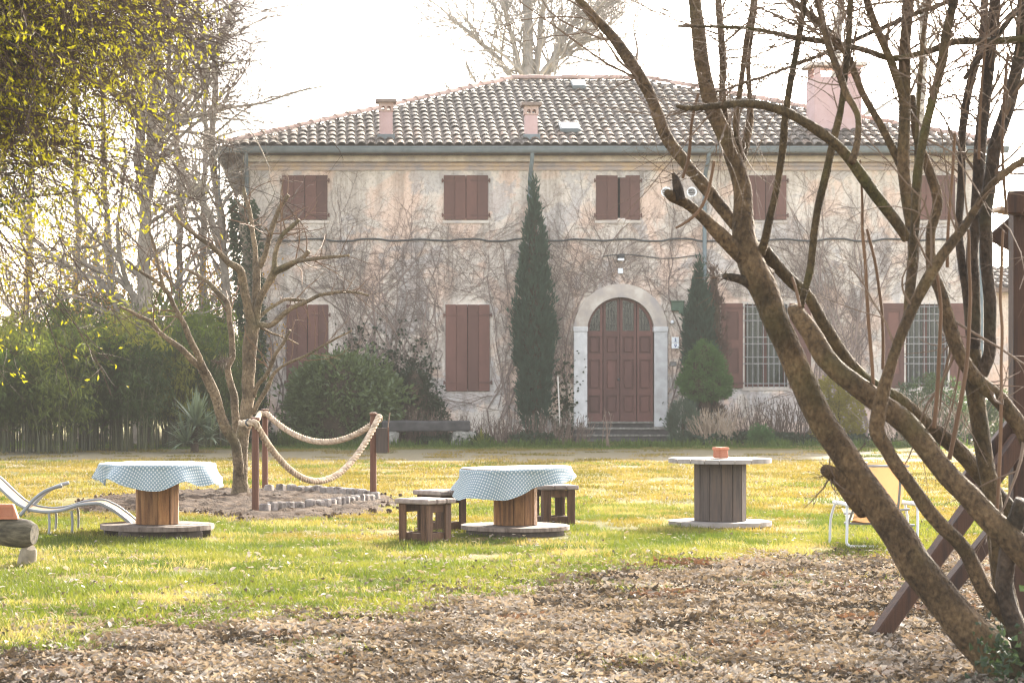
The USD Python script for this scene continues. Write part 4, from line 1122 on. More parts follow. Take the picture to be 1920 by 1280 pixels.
# ------------------------------------------------------------------ trees and plants
def trace(t, name, px, d0, d1, mat_, bump=.17, freq=11.0, sides=20, wob=.03, seed=0, scale=1.0):
    pts, rad = limb(px, d0, d1, wob=wob, seed=seed)
    t.part(name, tube(pts, rad * scale, sides, bump=bump, freq=freq, seed=seed), mat_, smooth=True)
    return pts, rad


def stack(limbs, k=24):
    """traced limbs resampled to k points, for grow()"""
    p = np.stack([np.stack([np.interp(np.linspace(0, 1, k), np.linspace(0, 1, len(a)), a[:, i]) for i in range(3)], 1) for a, r in limbs])
    r = np.stack([np.interp(np.linspace(0, 1, k), np.linspace(0, 1, len(a)), r) for a, r in limbs])
    return p, r


def tips(a, rng, n, t=(.3, 1.0)):
    m, k, _ = a.shape
    i = rng.integers(0, m, n); x = rng.uniform(t[0], t[1], n) * (k - 1); j = np.minimum(x.astype(int), k - 2); w = (x - j)[:, None]
    return a[i, j] * (1 - w) + a[i, j + 1] * w, unit(a[i, j + 1] - a[i, j])


# --- the big many stemmed shrub tree at the right, close to the camera
rng = np.random.default_rng(31)
ft = Thing('shrub_tree', 'large bare many stemmed tree leaning across the right foreground', 'tree', (3.55, 12.6, 0))
D0 = 12.55
S = {}
def st(key, px, d0, d1, mat_='bark_front', name='stem', **k):
    S[key] = trace(ft, name, px, d0, d1, mat_, seed=len(S) + 1, scale=.88, **k)
st('A', [(1925, 1300, 104), (1890, 1262, 98), (1847, 1212, 90), (1785, 1142, 78), (1727, 1074, 72), (1675, 988, 68), (1628, 920, 63), (1579, 845, 58), (1521, 750, 56), (1486, 667, 55), (1452, 592, 57), (1428, 533, 60), (1407, 488, 56), (1396, 440, 48), (1394, 362, 38), (1361, 264, 35), (1328, 182, 33), (1312, 100, 30), (1302, 0, 26), (1296, -60, 24)], D0, 13.3, bump=.09)
st('stub', [(1622, 952, 46), (1600, 928, 40), (1575, 900, 33), (1556, 884, 30), (1546, 878, 25)], 12.86, 12.7, 'bark_front', bump=.14)
st('A2', [(1415, 470, 36), (1398, 440, 32), (1371, 412, 29), (1328, 356, 27), (1279, 297, 26), (1243, 248, 25), (1217, 182, 24), (1184, 120, 25), (1160, 85, 22), (1120, 40, 18), (1070, -20, 15)], 13.08, 13.5)
st('A3', [(1440, 520, 44), (1383, 472, 36), (1328, 415, 27), (1289, 382, 23), (1262, 368, 25), (1252, 362, 17)], 13.05, 12.8, bump=.16)
st('A3b', [(1276, 374, 20), (1270, 352, 20), (1266, 336, 14), (1262, 326, 6)], 12.84, 12.82, 'bark_dark', bump=.25)
st('A4', [(1412, 535, 26), (1390, 523, 20), (1364, 517, 17), (1360, 516, 14)], 13.0, 12.92, 'bark_dark', bump=.15)
st('A5', [(1390, 330, 22), (1378, 285, 17), (1363, 232, 15), (1354, 166, 15), (1351, 100, 15), (1349, -20, 14)], 13.15, 13.4, sides=10)
st('A5b', [(1392, 345, 24), (1388, 300, 20), (1381, 231, 13), (1387, 172, 12), (1400, 86, 12), (1412, 17, 11), (1416, -30, 10)], 13.15, 13.2, sides=10)
st('A5c', [(1390, 300, 18), (1398, 262, 17), (1403, 222, 15), (1404, 170, 10), (1408, 69, 10), (1418, -20, 9)], 13.17, 13.45, sides=10)
st('A6', [(1428, 478, 19), (1438, 437, 17), (1459, 327, 16), (1473, 220, 15), (1493, 103, 14), (1510, 0, 12), (1516, -40, 11)], 13.02, 12.6, 'bark_mossy', sides=10)
st('B', [(1487, 578, 30), (1493, 586, 36), (1521, 626, 40), (1555, 677, 44), (1607, 724, 45), (1658, 763, 46), (1692, 791, 48), (1737, 838, 48), (1772, 882, 48), (1830, 943, 50), (1885, 1000, 54), (1950, 1075, 60)], 12.75, 12.3, bump=.12)
st('A7', [(1500, 590, 16), (1503, 574, 15), (1520, 499, 15), (1527, 430, 16), (1551, 327, 16), (1569, 241, 15), (1586, 137, 14), (1593, 52, 13), (1598, -30, 12)], 12.74, 12.5, 'bark_mossy', sides=10)
st('C', [(1432, 470, 26), (1472, 519, 25), (1514, 557, 25), (1541, 602, 26), (1572, 650, 27), (1610, 702, 29), (1658, 738, 30), (1692, 756, 32), (1744, 796, 34), (1796, 842, 36), (1830, 880, 38), (1871, 930, 40), (1950, 1010, 44)], 13.15, 13.4, 'bark_mossy')
st('D', [(1940, 1225, 58), (1899, 1167, 46), (1847, 1108, 36), (1809, 1032, 33), (1754, 971, 31), (1703, 902, 29), (1662, 842, 30), (1643, 800, 32), (1651, 755, 30), (1668, 691, 25), (1686, 636, 24), (1720, 567, 24), (1761, 488, 23), (1806, 430, 19), (1835, 385, 17), (1864, 344, 16), (1925, 297, 15)], 12.5, 12.2)
st('D2', [(1700, 606, 18), (1705, 550, 22), (1710, 499, 23), (1712, 450, 24), (1706, 412, 25), (1696, 309, 25), (1696, 206, 25), (1698, 103, 24), (1702, 0, 22), (1703, -50, 20)], 12.4, 12.9, 'bark_front')
st('E', [(1703, 448, 22), (1660, 388, 24), (1624, 344, 24), (1582, 285, 22), (1548, 254, 21), (1503, 227, 20), (1452, 206, 19), (1400, 197, 17), (1349, 199, 15), (1290, 203, 13), (1268, 199, 8)], 12.55, 12.1, 'bark_mossy', bump=.12)
st('F', [(1598, 302, 18), (1608, 262, 15), (1609, 220, 14), (1586, 172, 15), (1565, 113, 15), (1545, 45, 14), (1527, -20, 13)], 12.3, 12.6, sides=10)
st('G', [(1694, 330, 18), (1651, 234, 16), (1617, 172, 16), (1589, 103, 17), (1555, 62, 17), (1514, 24, 15), (1462, -12, 13)], 12.72, 12.9, sides=10)
st('H', [(1696, 210, 22), (1675, 127, 20), (1651, 69, 18), (1627, 0, 16), (1615, -40, 14)], 12.75, 12.6, sides=10)
st('I', [(1708, 500, 18), (1716, 430, 19), (1722, 340, 19), (1737, 241, 20), (1761, 137, 20), (1778, 52, 19), (1792, -30, 17)], 12.42, 12.2, 'bark_mossy', sides=10)
st('I2', [(1716, 330, 10), (1723, 206, 9), (1730, 86, 9), (1742, -20, 8)], 12.4, 12.5, sides=8)
st('J', [(1708, 180, 16), (1716, 240, 17), (1737, 309, 20), (1757, 380, 21), (1745, 440, 20), (1746, 500, 23), (1761, 543, 26), (1778, 602, 27), (1799, 667, 29), (1830, 710, 32), (1882, 757, 35), (1930, 830, 38)], 12.9, 12.6, 'bark_front')
st('K', [(1935, 1268, 64), (1912, 1205, 58), (1895, 1150, 50), (1871, 1046, 42), (1861, 950, 38), (1846, 860, 36), (1832, 760, 38), (1826, 700, 40), (1825, 655, 38)], 12.9, 12.95, 'bark_mossy', bump=.12)
st('K1', [(1824, 668, 22), (1816, 568, 20), (1803, 482, 18), (1797, 430, 17), (1799, 378, 17), (1803, 275, 17), (1816, 172, 16), (1837, 86, 15), (1845, 0, 14), (1848, -40, 12)], 12.94, 13.2, 'bark_dark', sides=10)
st('K2', [(1825, 665, 28), (1828, 590, 26), (1827, 533, 24), (1822, 470, 24), (1830, 412, 25), (1837, 309, 26), (1844, 206, 26), (1858, 103, 25), (1866, 0, 24), (1870, -50, 22)], 12.95, 12.8, 'bark_dark')
st('K3', [(1838, 700, 28), (1856, 650, 26), (1855, 568, 26), (1849, 470, 27), (1847, 412, 27), (1861, 292, 27), (1892, 189, 27), (1912, 86, 27), (1920, 0, 26), (1925, -50, 24)], 12.92, 12.5, 'bark_dark')
st('M1', [(1930, 74, 17), (1860, 78, 15), (1796, 79, 15), (1744, 96, 15), (1675, 110, 14), (1624, 95, 13), (1555, 79, 12), (1486, 69, 10), (1383, 52, 8), (1270, 50, 5)], 12.5, 13.0, 'bark_mossy', sides=8)
st('M2', [(1930, 20, 20), (1905, 22, 16), (1885, 45, 13), (1845, 98, 11), (1808, 150, 8)], 12.5, 12.7, 'bark_dark', sides=8)
st('M3', [(1815, -20, 13), (1750, 12, 12), (1692, 36, 11), (1607, 72, 10), (1520, 110, 8), (1440, 140, 6), (1330, 178, 4)], 12.7, 13.2, 'bark_mossy', sides=8)
st('N', [(1920, 940, 40), (1895, 1010, 36), (1885, 1090, 34), (1905, 1180, 40), (1935, 1250, 50)], 12.3, 12.5, 'bark_dark')
# hanging and upright thin shoots, twigs
par, rad = stack([S[k] for k in ('A', 'A2', 'A5', 'A6', 'A7', 'D', 'D2', 'E', 'F', 'G', 'H', 'I', 'J', 'K1', 'K2', 'K3', 'M1', 'M3')])
g1, r1 = grow(par[1:], rad[1:], rng, 9, t=(.60, .99), ang=(.8, .3), ln=(.65, .28), rr=.22, k=8, curve=.5, pull=(-.1, 0, .1), tip=.3, rmin=.0035)
g1b, r1b = grow(par[[8, 9, 10, 11, 13, 14, 15, 16, 17]], rad[[8, 9, 10, 11, 13, 14, 15, 16, 17]], rng, 22, t=(.45, .99), ang=(.8, .35), ln=(.65, .3), rr=.2, k=8, curve=.6, pull=(0, 0, .0), tip=.3, rmin=.003)
g1, r1 = np.vstack([g1, g1b]), np.vstack([r1, r1b])
g2, r2 = grow(g1, r1, rng, 4, t=(.25, .95), ang=(.75, .25), ln=(.34, .14), rr=.6, k=6, curve=.4, tip=.3, rmin=.0016)
g3, r3 = grow(g2[::2], r2[::2], rng, 2, t=(.3, .95), ang=(.7, .2), ln=(.15, .06), rr=.65, k=4, curve=.3, tip=.4, rmin=.0011)
ft.part('twigs', MB().add(tubes(g1, r1, 5)).add(tubes(g2, r2, 4)).add(tubes(g3, r3, 3)), 'twig_brown', kind='stuff')
for px in ([(1617, 425, 6), (1626, 560, 7), (1634, 680, 7), (1640, 760, 8)], [(1626, 430, 6), (1645, 520, 6), (1655, 600, 6), (1655, 690, 7)], [(1612, 300, 4), (1616, 380, 5), (1617, 430, 6)],
           [(1756, 505, 6), (1764, 600, 7), (1760, 700, 8), (1752, 800, 9)], [(1815, 430, 6), (1818, 560, 7), (1816, 650, 8), (1795, 790, 9), (1780, 860, 9)], [(1882, 432, 5), (1876, 540, 6), (1878, 650, 6), (1876, 840, 7), (1870, 960, 7)],
           [(1500, 575, 6), (1493, 545, 6), (1485, 520, 5)], [(1310, 175, 6), (1296, 240, 6), (1292, 290, 7), (1280, 335, 6)], [(1340, 300, 6), (1330, 350, 6), (1309, 396, 6), (1266, 428, 4)], [(1790, 250, 6), (1785, 330, 6), (1778, 430, 6), (1776, 500, 7)],
           [(1890, 100, 6), (1880, 250, 6), (1888, 400, 6)], [(1850, 60, 5), (1838, 200, 5), (1835, 300, 6)]):
    trace(ft, 'shoot', px, 12.5, 12.6, 'twig_tan', bump=0, sides=6, wob=.02)
# twiggy tufts on the stubs
par, rad = stack([S[k] for k in ('stub', 'A3b', 'A4')])
g1, r1 = grow(par, rad, rng, 9, t=(.6, .99), ang=(1.0, .4), ln=(.22, .1), rr=.12, k=6, curve=.5, pull=(0, 0, .2), tip=.4, rmin=.0025)
g2, r2 = grow(g1, r1, rng, 2, ln=(.1, .04), k=4, rmin=.0015)
ft.part('twigs', MB().add(tubes(g1, r1, 4)).add(tubes(g2, r2, 3)), 'twig_brown', kind='stuff')
# a little ivy at the foot
c = np.array([P(x, y, 12.2) for x, y in zip(rng.normal(1888, 24, 150), rng.normal(1232, 34, 150))]); c[:, 1] += rng.normal(.1, .12, 150); c[:, 2] = np.maximum(c[:, 2], .02)
ft.part('ivy_leaves', leaves(c, rng.normal(size=(150, 3)) + [0, -.5, .2], .042, .8, rng), 'leaf_dark', kind='stuff')

# --- pruned tree in the dug bed
rng = np.random.default_rng(33)
pt = Thing('pruned_tree', 'bare pruned tree with pale trunk standing in the dug bed', 'tree', (*at(450, 32), 0))
Q = {}
def pt_(key, px, d0=32.0, d1=None, name='limb', m_='bark_pale', **k):
    Q[key] = trace(pt, name, px, d0, d1, m_, seed=len(Q) + 40, freq=6, wob=.05, **k)
pt_('T', [(449, 934, 36), (450, 905, 30), (454, 850, 26), (461, 774, 25), (466, 705, 25), (471, 635, 25), (475, 606, 28)], name='trunk')
pt_('T1', [(474, 612, 20), (467, 585, 18), (456, 530, 17), (450, 508, 16), (433, 496, 13), (412, 476, 11), (395, 462, 11), (371, 445, 9), (345, 424, 7), (318, 396, 5)], 32, 31.2)
pt_('T2', [(477, 608, 18), (480, 560, 16), (481, 516, 16), (483, 500, 15)], 32, 32.1)
pt_('T3', [(478, 606, 16), (485, 567, 16), (498, 540, 15), (514, 512, 15), (517, 500, 12)], 32, 31.7)
pt_('a', [(480, 505, 12), (474, 439, 9), (465, 388, 8), (456, 352, 6)], 32.1, 32.4)
pt_('b', [(484, 502, 14), (496, 480, 12), (507, 439, 11), (520, 401, 10), (541, 366, 8)], 32.1, 31.8)
pt_('c', [(514, 508, 10), (519, 470, 9), (531, 439, 8.5), (545, 425, 8), (559, 411, 7)], 31.7, 31.4)
pt_('d', [(514, 509, 9), (530, 500, 8), (555, 490, 7.5), (590, 486, 7), (620, 483, 6), (655, 479, 4.5)], 31.7, 31.2)
pt_('e', [(512, 514, 11), (532, 505, 10), (551, 494, 9.5), (566, 486, 9), (580, 471, 8)], 31.75, 31.5)
pt_('f', [(480, 610, 13), (500, 610, 11), (536, 585, 10), (572, 567, 8), (606, 553, 7), (650, 548, 6), (689, 554, 4)], 32, 31.2)
pt_('f2', [(483, 600, 8), (510, 575, 7), (540, 562, 7), (577, 566, 5)], 32, 32.4)
pt_('S', [(452, 888, 12), (447, 868, 19), (440, 832, 20), (419, 791, 19), (402, 739, 19), (388, 705, 19), (380, 690, 17)], 31.9, 31.4, name='trunk')
pt_('S1', [(384, 698, 14), (375, 670, 13), (361, 643, 12), (327, 574, 9), (310, 545, 8), (268, 512, 6), (236, 486, 4)], 31.4, 30.6)
pt_('S2', [(382, 692, 13), (366, 678, 12), (344, 657, 11), (299, 622, 9), (282, 602, 8), (258, 590, 7), (226, 574, 4)], 31.4, 31.0)
pt_('S4', [(312, 548, 7), (300, 520, 6), (292, 470, 5), (280, 430, 4)], 30.9, 30.6)
pt_('S3', [(444, 840, 18), (443, 808, 15), (440, 746, 14), (427, 690, 12), (434, 668, 12), (431, 602, 10), (426, 570, 10), (404, 545, 9), (388, 528, 8), (350, 505, 5)], 32.1, 32.6)
pt_('R1', [(476, 742, 9), (482, 722, 8.5), (498, 705, 8), (510, 682, 8), (516, 662, 7), (533, 640, 6.5), (544, 620, 6)], 32, 31.6)
pt_('R2', [(474, 775, 10), (484, 757, 9), (498, 732, 9), (510, 706, 7), (524, 690, 6), (577, 664, 5), (619, 640, 4.5), (660, 620, 3)], 32, 31.5)
pt_('R3', [(480, 610, 7), (520, 628, 4), (560, 645, 3)], 32, 32.5)
par, rad = stack([Q[k] for k in ('T1', 'a', 'b', 'c', 'd', 'e', 'f', 'f2', 'S1', 'S2', 'S3', 'S4', 'R1', 'R2')])
g1, r1 = grow(par, rad, rng, 6, t=(.4, .99), ang=(.8, .3), ln=(.5, .22), rr=.28, k=7, curve=.5, pull=(-.1, 0, .1), tip=.4, rmin=.004)
g2, r2 = grow(g1, r1, rng, 3, ln=(.25, .1), k=5, curve=.4, rr=.6, rmin=.0025)
pt.part('twigs', MB().add(tubes(g1, r1, 4)).add(tubes(g2, r2, 3)), 'twig_tan', kind='stuff')
nest = grow(np.array([[P(400, 672, 32), P(424, 672, 32)]]), np.full((1, 2), .004), rng, 90, t=(0, 1), ang=(1.2, .6), ln=(.14, .06), rr=1, k=4, curve=1.2)
pt.part('twig_bundle', tubes(nest[0] - [0, 0, .04], nest[1], 3), 'twig_brown', kind='stuff')


# --- bare trees behind
def bare_tree(t, trunks, d, rng, n1=9, l1=2.6, n2=5, n3=3, t0=.3, mat_='bark_far', pull=(.12, 0, .12), r1r=.4, leafy=0, tw=.006):
    base = []
    for k, px in enumerate(trunks):
        pts, rad = limb(px, d + .3 * k, wob=0.0, seed=k + int(d))
        pts = pts + .22 * (np.stack([meshkit.fbm(pts * .9 + 7 * c_ + px[0][0], 2, k + c_) for c_ in range(3)], 1) - .5)
        base.append((pts, rad))
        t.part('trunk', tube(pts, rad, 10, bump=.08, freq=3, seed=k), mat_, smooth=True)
    par, rad = stack(base)
    a1, b1 = grow(par, rad, rng, n1, t=(t0, .98), ang=(.85, .22), ln=(l1, l1 * .35), rr=r1r, k=9, curve=.5, pull=pull, tip=.3, rmin=.02)
    a2, b2 = grow(a1, b1, rng, n2, t=(.25, .97), ang=(.65, .25), ln=(l1 * .5, l1 * .2), rr=.55, k=7, curve=.5, pull=pull, tip=.35, rmin=.010)
    a3, b3 = grow(a2, b2, rng, n3, t=(.2, .97), ang=(.6, .25), ln=(l1 * .28, l1 * .1), rr=.6, k=5, curve=.4, pull=pull, tip=.4, rmin=tw)
    t.part('branches', MB().add(tubes(a1, b1, 6)).add(tubes(a2, b2, 4)), mat_, smooth=True, kind='stuff')
    t.part('twigs', tubes(a3, b3, 3), 'twig_pale' if mat_ == 'bark_flare_pale' else 'twig_far', kind='stuff')
    return a2, a3


rng = np.random.default_rng(40)
d = 57.0
t = Thing('tall_bare_tree', 'tall double trunked bare tree behind the bamboo, thickest at the left', 'tree', (*at(264, d), 0), 'bare trees at the left of the house')
bare_tree(t, [[(264, 858, 36), (266, 700, 30), (268, 560, 28), (269, 412, 20), (262, 250, 18), (261, 86, 17), (268, -60, 14)], [(270, 480, 22), (280, 320, 22), (289, 192, 21), (292, 137, 20), (300, 60, 18), (316, -60, 15)]], d, rng, 26, 3.0, 9, 5, .2)
d = 59.0
t = Thing('tall_bare_tree', 'slim leaning bare tree crossing in front of the sky beside the thick double trunk', 'tree', (*at(432, d), 0), 'bare trees at the left of the house')
bare_tree(t, [[(440, 850, 15), (430, 600, 14), (402, 426, 13), (375, 372, 12), (345, 308, 11), (327, 240, 10), (324, 172, 10), (318, 103, 9), (322, -40, 8)]], d, rng, 30, 2.3, 8, 4, .3)
d = 62.0
t = Thing('tall_bare_tree', 'pale slender bare tree just left of the house corner', 'tree', (*at(424, d), 0), 'bare trees at the left of the house')
bare_tree(t, [[(428, 845, 18), (424, 600, 16), (419, 412, 14), (406, 361, 13), (396, 285, 13), (400, 254, 12), (404, 137, 11), (410, 86, 11), (430, 34, 9), (446, -30, 8)]], d, rng, 30, 2.8, 8, 5, .3)
d = 66.0
for px, lab in ((338, 'thin far trunk between the double trunk and the leaning tree'), (386, 'far straight trunk right of the leaning tree'), (205, 'thin far trunk left of the thick double trunk'), (140, 'far bare tree seen through the overhanging twigs'), (60, 'far bare tree at the left edge above the bamboo')):
    t = Thing('tall_bare_tree', lab, 'tree', (*at(px, d), 0), 'bare trees at the left of the house')
    bare_tree(t, [[(px, 840, 15), (px + rng.uniform(-8, 8), 600, 13), (px + rng.uniform(-15, 15), 380, 11), (px + rng.uniform(-20, 20), 160, 9), (px + rng.uniform(-25, 25), -40, 7)]], d, rng, 34, 2.6, 8, 5, .12)
d = 88.0
t = Thing('roof_top_tree', 'large bare tree rising behind the roof ridge', 'tree', (*at(993, d), 0))
bare_tree(t, [[(992, 850, 34), (992, 300, 28), (990, 170, 24), (988, 60, 20), (990, -60, 15)], [(994, 300, 14), (1005, 130, 13), (1012, 60, 11), (1030, -60, 9)], [(988, 200, 11), (962, 80, 9), (930, -40, 7)], [(994, 210, 16), (1040, 110, 12), (1090, 20, 9)], [(992, 190, 14), (1020, 130, 10), (1070, 90, 8), (1130, 70, 6)], [(988, 200, 14), (940, 120, 10), (890, 70, 8), (840, 30, 5)]], d, rng, 22, 3.2, 9, 5, .35, 'bark_flare_pale', pull=(0, 0, .5), tw=.009)
for px, d, lab in ((1560, 92.0, 'bare tree far behind the big chimney'), (1720, 95.0, 'bare tree far behind the right end of the roof')):
    t = Thing('roof_top_tree', lab, 'tree', (*at(px, d), 0))
    bare_tree(t, [[(px, 850, 30), (px, 300, 24), (px + 10, 100, 16), (px + 20, -60, 12)]], d, rng, 14, 3.0, 5, 3, .5, 'bark_flare_pale', pull=(0, 0, .3))

for px, py, d, lab in ((30, 470, 61, 'tall loose shrub with pale new leaves at the far left'), (110, 430, 62, 'tall loose shrub with pale new leaves behind the left bamboo'), (190, 480, 61.5, 'tall loose shrub with pale new leaves left of the double trunk'), (320, 500, 61, 'loose shrub with pale new leaves right of the double trunk'), (400, 520, 60.5, 'loose shrub with pale new leaves near the ivy covered trunk')):
    c0 = at(px, d)
    t = Thing('leafing_shrub', lab, 'shrub', (c0[0], c0[1], 0), 'leafing shrubs behind the bamboo')
    h_ = EYE - (py - HY) / F * d
    m = 12
    q = np.zeros((m, 8, 3)); q[:, 0] = np.c_[c0[0] + rng.normal(0, .35, m), c0[1] + rng.normal(0, .3, m), np.zeros(m)]
    dd = unit(np.c_[rng.normal(0, .16, (m, 2)), np.ones(m)])
    for j in range(1, 8):
        dd = unit(dd + np.c_[rng.normal(0, .09, (m, 2)), np.zeros(m)])
        q[:, j] = q[:, j - 1] + dd * (h_ * rng.uniform(.8, 1.1, m) / 7)[:, None]
    a1, b1 = grow(q, np.linspace(.035, .010, 8)[None] * np.ones((m, 1)), rng, 14, t=(.3, 1.), ang=(.7, .25), ln=(1.1, .4), rr=.5, k=7, curve=.4, pull=(0, 0, .1))
    a2, b2 = grow(a1, b1, rng, 8, t=(.2, 1.), ang=(.7, .3), ln=(.5, .2), rr=.55, k=5, curve=.4, rmin=.004)
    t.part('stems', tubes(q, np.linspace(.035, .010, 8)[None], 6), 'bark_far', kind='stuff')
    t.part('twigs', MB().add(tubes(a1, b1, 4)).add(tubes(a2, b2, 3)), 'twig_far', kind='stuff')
    p, o = tips(a2, rng, 2600, (.4, 1))
    t.part('leaf_spray', leaves(p, o + rng.normal(0, .6, p.shape), .085, .45, rng), 'leaf_yellowgreen', kind='stuff')

# ivy clad trunk at the house corner
d = 57.5
iv = Thing('ivy_covered_trunk', 'dark ivy covered trunk hugging the left corner of the house', 'tree', (*at(462, d), 0))
pts, rad = limb([(478, 840, 20), (474, 700, 18), (468, 560, 17), (458, 440, 14), (452, 380, 9)], d, wob=.1)
iv.part('trunk', tube(pts, rad, 10, bump=.1, freq=3), 'bark_far', smooth=True)
n = 6500
k = rng.integers(0, len(pts), n); th = rng.uniform(0, 6.28, n)
rr = (.16 + .20 * meshkit.fbm(np.c_[pts[k, 2] * 1.3, th * .8, th * 0], 3, 5) ** 1.5 * 1.6) * rng.uniform(.6, 1.05, n)
c = pts[k] + np.c_[np.cos(th) * rr, np.sin(th) * rr, rng.normal(0, .12, n)]
iv.part('ivy_leaves', leaves(c, np.c_[np.cos(th), np.sin(th), rng.normal(-.4, .4, n)], .085, .85, rng), 'leaf_dark', kind='stuff')


# --- the overhanging bush at the upper left
rng = np.random.default_rng(50)
ob_ = Thing('overhanging_bush', 'tangled overhanging bush with small yellow leaves filling the upper left corner', 'bush', (-3.2, 15.6, 0))
base = []
for k in range(7):
    j = lambda q: rng.normal(0, q)
    a = np.array([(-3.3 + j(.15), 15.6 + j(.4), 0), (-3.15 + j(.15), 15.6 + j(.4), 1.6), (-2.9 + j(.15), 15.6 + j(.5), 3.0), (-2.45 + j(.15), 15.6 + j(.6), 3.9 + j(.2)), (-1.75 + j(.3), 15.6 + j(.7), 4.6 + j(.25))])
    pts = smooth_path(a, 24); rad = np.linspace(.06, .012, 24)
    ob_.part('stem', tube(pts, rad, 10, bump=.1, freq=8, seed=k), 'bark_dark', smooth=True)
    base.append((pts, rad))
for k in range(4):
    j = lambda q: rng.normal(0, q)
    a = np.array([(-3.2 + j(.15), 15.3 + j(.4), 0), (-3.0 + j(.15), 15.3 + j(.4), 2.0), (-2.6 + j(.15), 15.3 + j(.5), 3.5), (-2.0 + j(.2), 15.3 + j(.6), 4.3 + j(.15)), (-1.35 + j(.2), 15.3 + j(.7), 4.35 + j(.25))])
    pts = smooth_path(a, 24); rad = np.linspace(.05, .008, 24)
    ob_.part('stem', tube(pts, rad, 10, bump=.1, freq=8, seed=k), 'bark_dark', smooth=True)
    base.append((pts, rad))
par, rad = stack(base)
a1, b1 = grow(par, rad, rng, 52, t=(.46, 1.0), ang=(.95, .4), ln=(1.75, .6), rr=.2, k=14, curve=.6, pull=(.8, -.05, -1.0), tip=.3, rmin=.0034)
a2, b2 = grow(a1, b1, rng, 10, t=(.15, .97), ang=(.75, .35), ln=(.5, .22), rr=.5, k=8, curve=.7, pull=(.2, 0, -.3), tip=.4, rmin=.0019)
a3, b3 = grow(a2, b2, rng, 3, t=(.15, .97), ang=(.8, .35), ln=(.22, .1), rr=.6, k=4, curve=.5, pull=(.05, 0, -.2), tip=.5, rmin=.0012)
ob_.part('twigs', MB().add(tubes(a1, b1, 5)).add(tubes(a2, b2, 4)).add(tubes(a3, b3, 3)), 'twig_dark', kind='stuff')
allp, alld = tips(a3, rng, 64000)
px_ = allp[:, 0] / allp[:, 1] * F + CX; py_ = HY - (allp[:, 2] - EYE) / allp[:, 1] * F
dens = .75 * np.clip(1.05 - px_ / 420, .0, 1) * np.clip(1.2 - py_ / 620, .10, 1) + .35 * (meshkit.fbm(allp * 2.2, 2, 7) > .58) * np.clip(1.3 - px_ / 280, 0, 1)
keep = rng.uniform(size=len(allp)) < dens
c, dd = allp[keep], alld[keep]
ob_.part('leaf_spray', leaves(c, dd + rng.normal(0, .6, c.shape) + [0, 0, -.5], .037, .38, rng), 'leaf_yellowgreen', kind='stuff')
n = 15000
c = np.c_[-2.18 + np.abs(rng.normal(0, .24, n)) - .1, 15.9 + rng.normal(0, .5, n), rng.normal(3.75, .50, n)]
c = c[(meshkit.fbm(c * 2.0, 2, 9) > .44) & (c[:, 2] > 2.7)]
ob_.part('dark_leaves', leaves(c, rng.normal(size=c.shape) + [.2, 0, -.6], .05, .32, rng), 'leaf_dark', kind='stuff')


# --- bamboo hedge
def bamboo(label, px, d, w, h, rng, n=5200, lit=.0):
    c0 = at(px, d)
    t = Thing('bamboo_clump', label, 'bamboo', (c0[0], c0[1], 0), 'bamboo hedge at the left')
    m = 34
    bx_ = np.c_[c0[0] + rng.uniform(-w, w, m), c0[1] + rng.normal(0, .5, m)]
    hh = h * rng.uniform(.7, 1.05, m)
    lean = rng.normal(0, .14, (m, 2))
    s = np.linspace(0, 1, 8)
    cu = np.stack([bx_[:, None, 0] + lean[:, :1] * hh[:, None] * s ** 2, bx_[:, None, 1] + lean[:, 1:] * hh[:, None] * s ** 2 - .1 * s ** 3, hh[:, None] * s * np.ones((m, 1))], -1)
    t.part('culms', tubes(cu, np.linspace(.016, .004, 8)[None] * rng.uniform(.8, 1.3, (m, 1)), 5), 'bamboo_culm', kind='stuff')
    g, r = grow(cu, np.full((m, 8), .004), rng, 16, t=(.22, 1.0), ang=(.9, .3), ln=(.55, .2), rr=.8, k=5, curve=.4, pull=(0, 0, -.35), tip=.5)
    t.part('branches', tubes(g, r, 3), 'bamboo_culm', kind='stuff')
    p, dd = tips(g, rng, n, (.2, 1.0))
    p = p + rng.normal(0, .06, p.shape)
    low = p[:, 2] < .75
    p = p[~low | (rng.uniform(size=n) < .35)]
    d_ = unit(np.c_[rng.normal(0, .7, len(p)), rng.normal(0, .7, len(p)), rng.normal(-.75, .35, len(p))])
    hi = p[:, 2] > h * (.62 if lit else .80) + .35 * (meshkit.fbm(p * 1.6, 2, 3) - .5) * h  # upper leaves take the lighter colour that stands for backlight
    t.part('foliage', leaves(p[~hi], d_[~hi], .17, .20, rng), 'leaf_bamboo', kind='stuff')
    t.part('new_foliage', leaves(p[hi], d_[hi], .17, .20, rng), 'leaf_bamboo_lit', kind='stuff')


spots = [(-30, 50.2, 'leftmost bamboo clump at the picture edge'), (35, 50.6, 'second bamboo clump from the left edge'), (95, 51.2, 'third bamboo clump from the left edge'), (150, 51.6, 'bamboo clump left of the thick double trunk'), (205, 52.2, 'bamboo clump just left of the double trunk foot'),
         (255, 52.8, 'bamboo clump at the foot of the double trunk'), (308, 53.6, 'bamboo clump with light gaps right of the double trunk'), (355, 54.6, 'bamboo clump behind the spiky plant'), (405, 55.6, 'bamboo clump beside the ivy covered trunk')]
for k, (px, d, lab) in enumerate(spots):
    top = [655, 615, 640, 600, 622, 590, 612, 585, 640][k]
    bamboo(lab, px, d + .6 * math.sin(k * 2.3), .52, EYE - (top - HY) / F * d, rng)
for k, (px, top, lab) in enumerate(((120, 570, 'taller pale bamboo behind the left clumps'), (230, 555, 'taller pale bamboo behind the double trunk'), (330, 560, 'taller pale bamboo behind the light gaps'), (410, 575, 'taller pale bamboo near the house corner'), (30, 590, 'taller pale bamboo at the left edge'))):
    bamboo(lab, px, 57.5, .75, EYE - (top - HY) / F * 57.5, rng, 5200, lit=1)


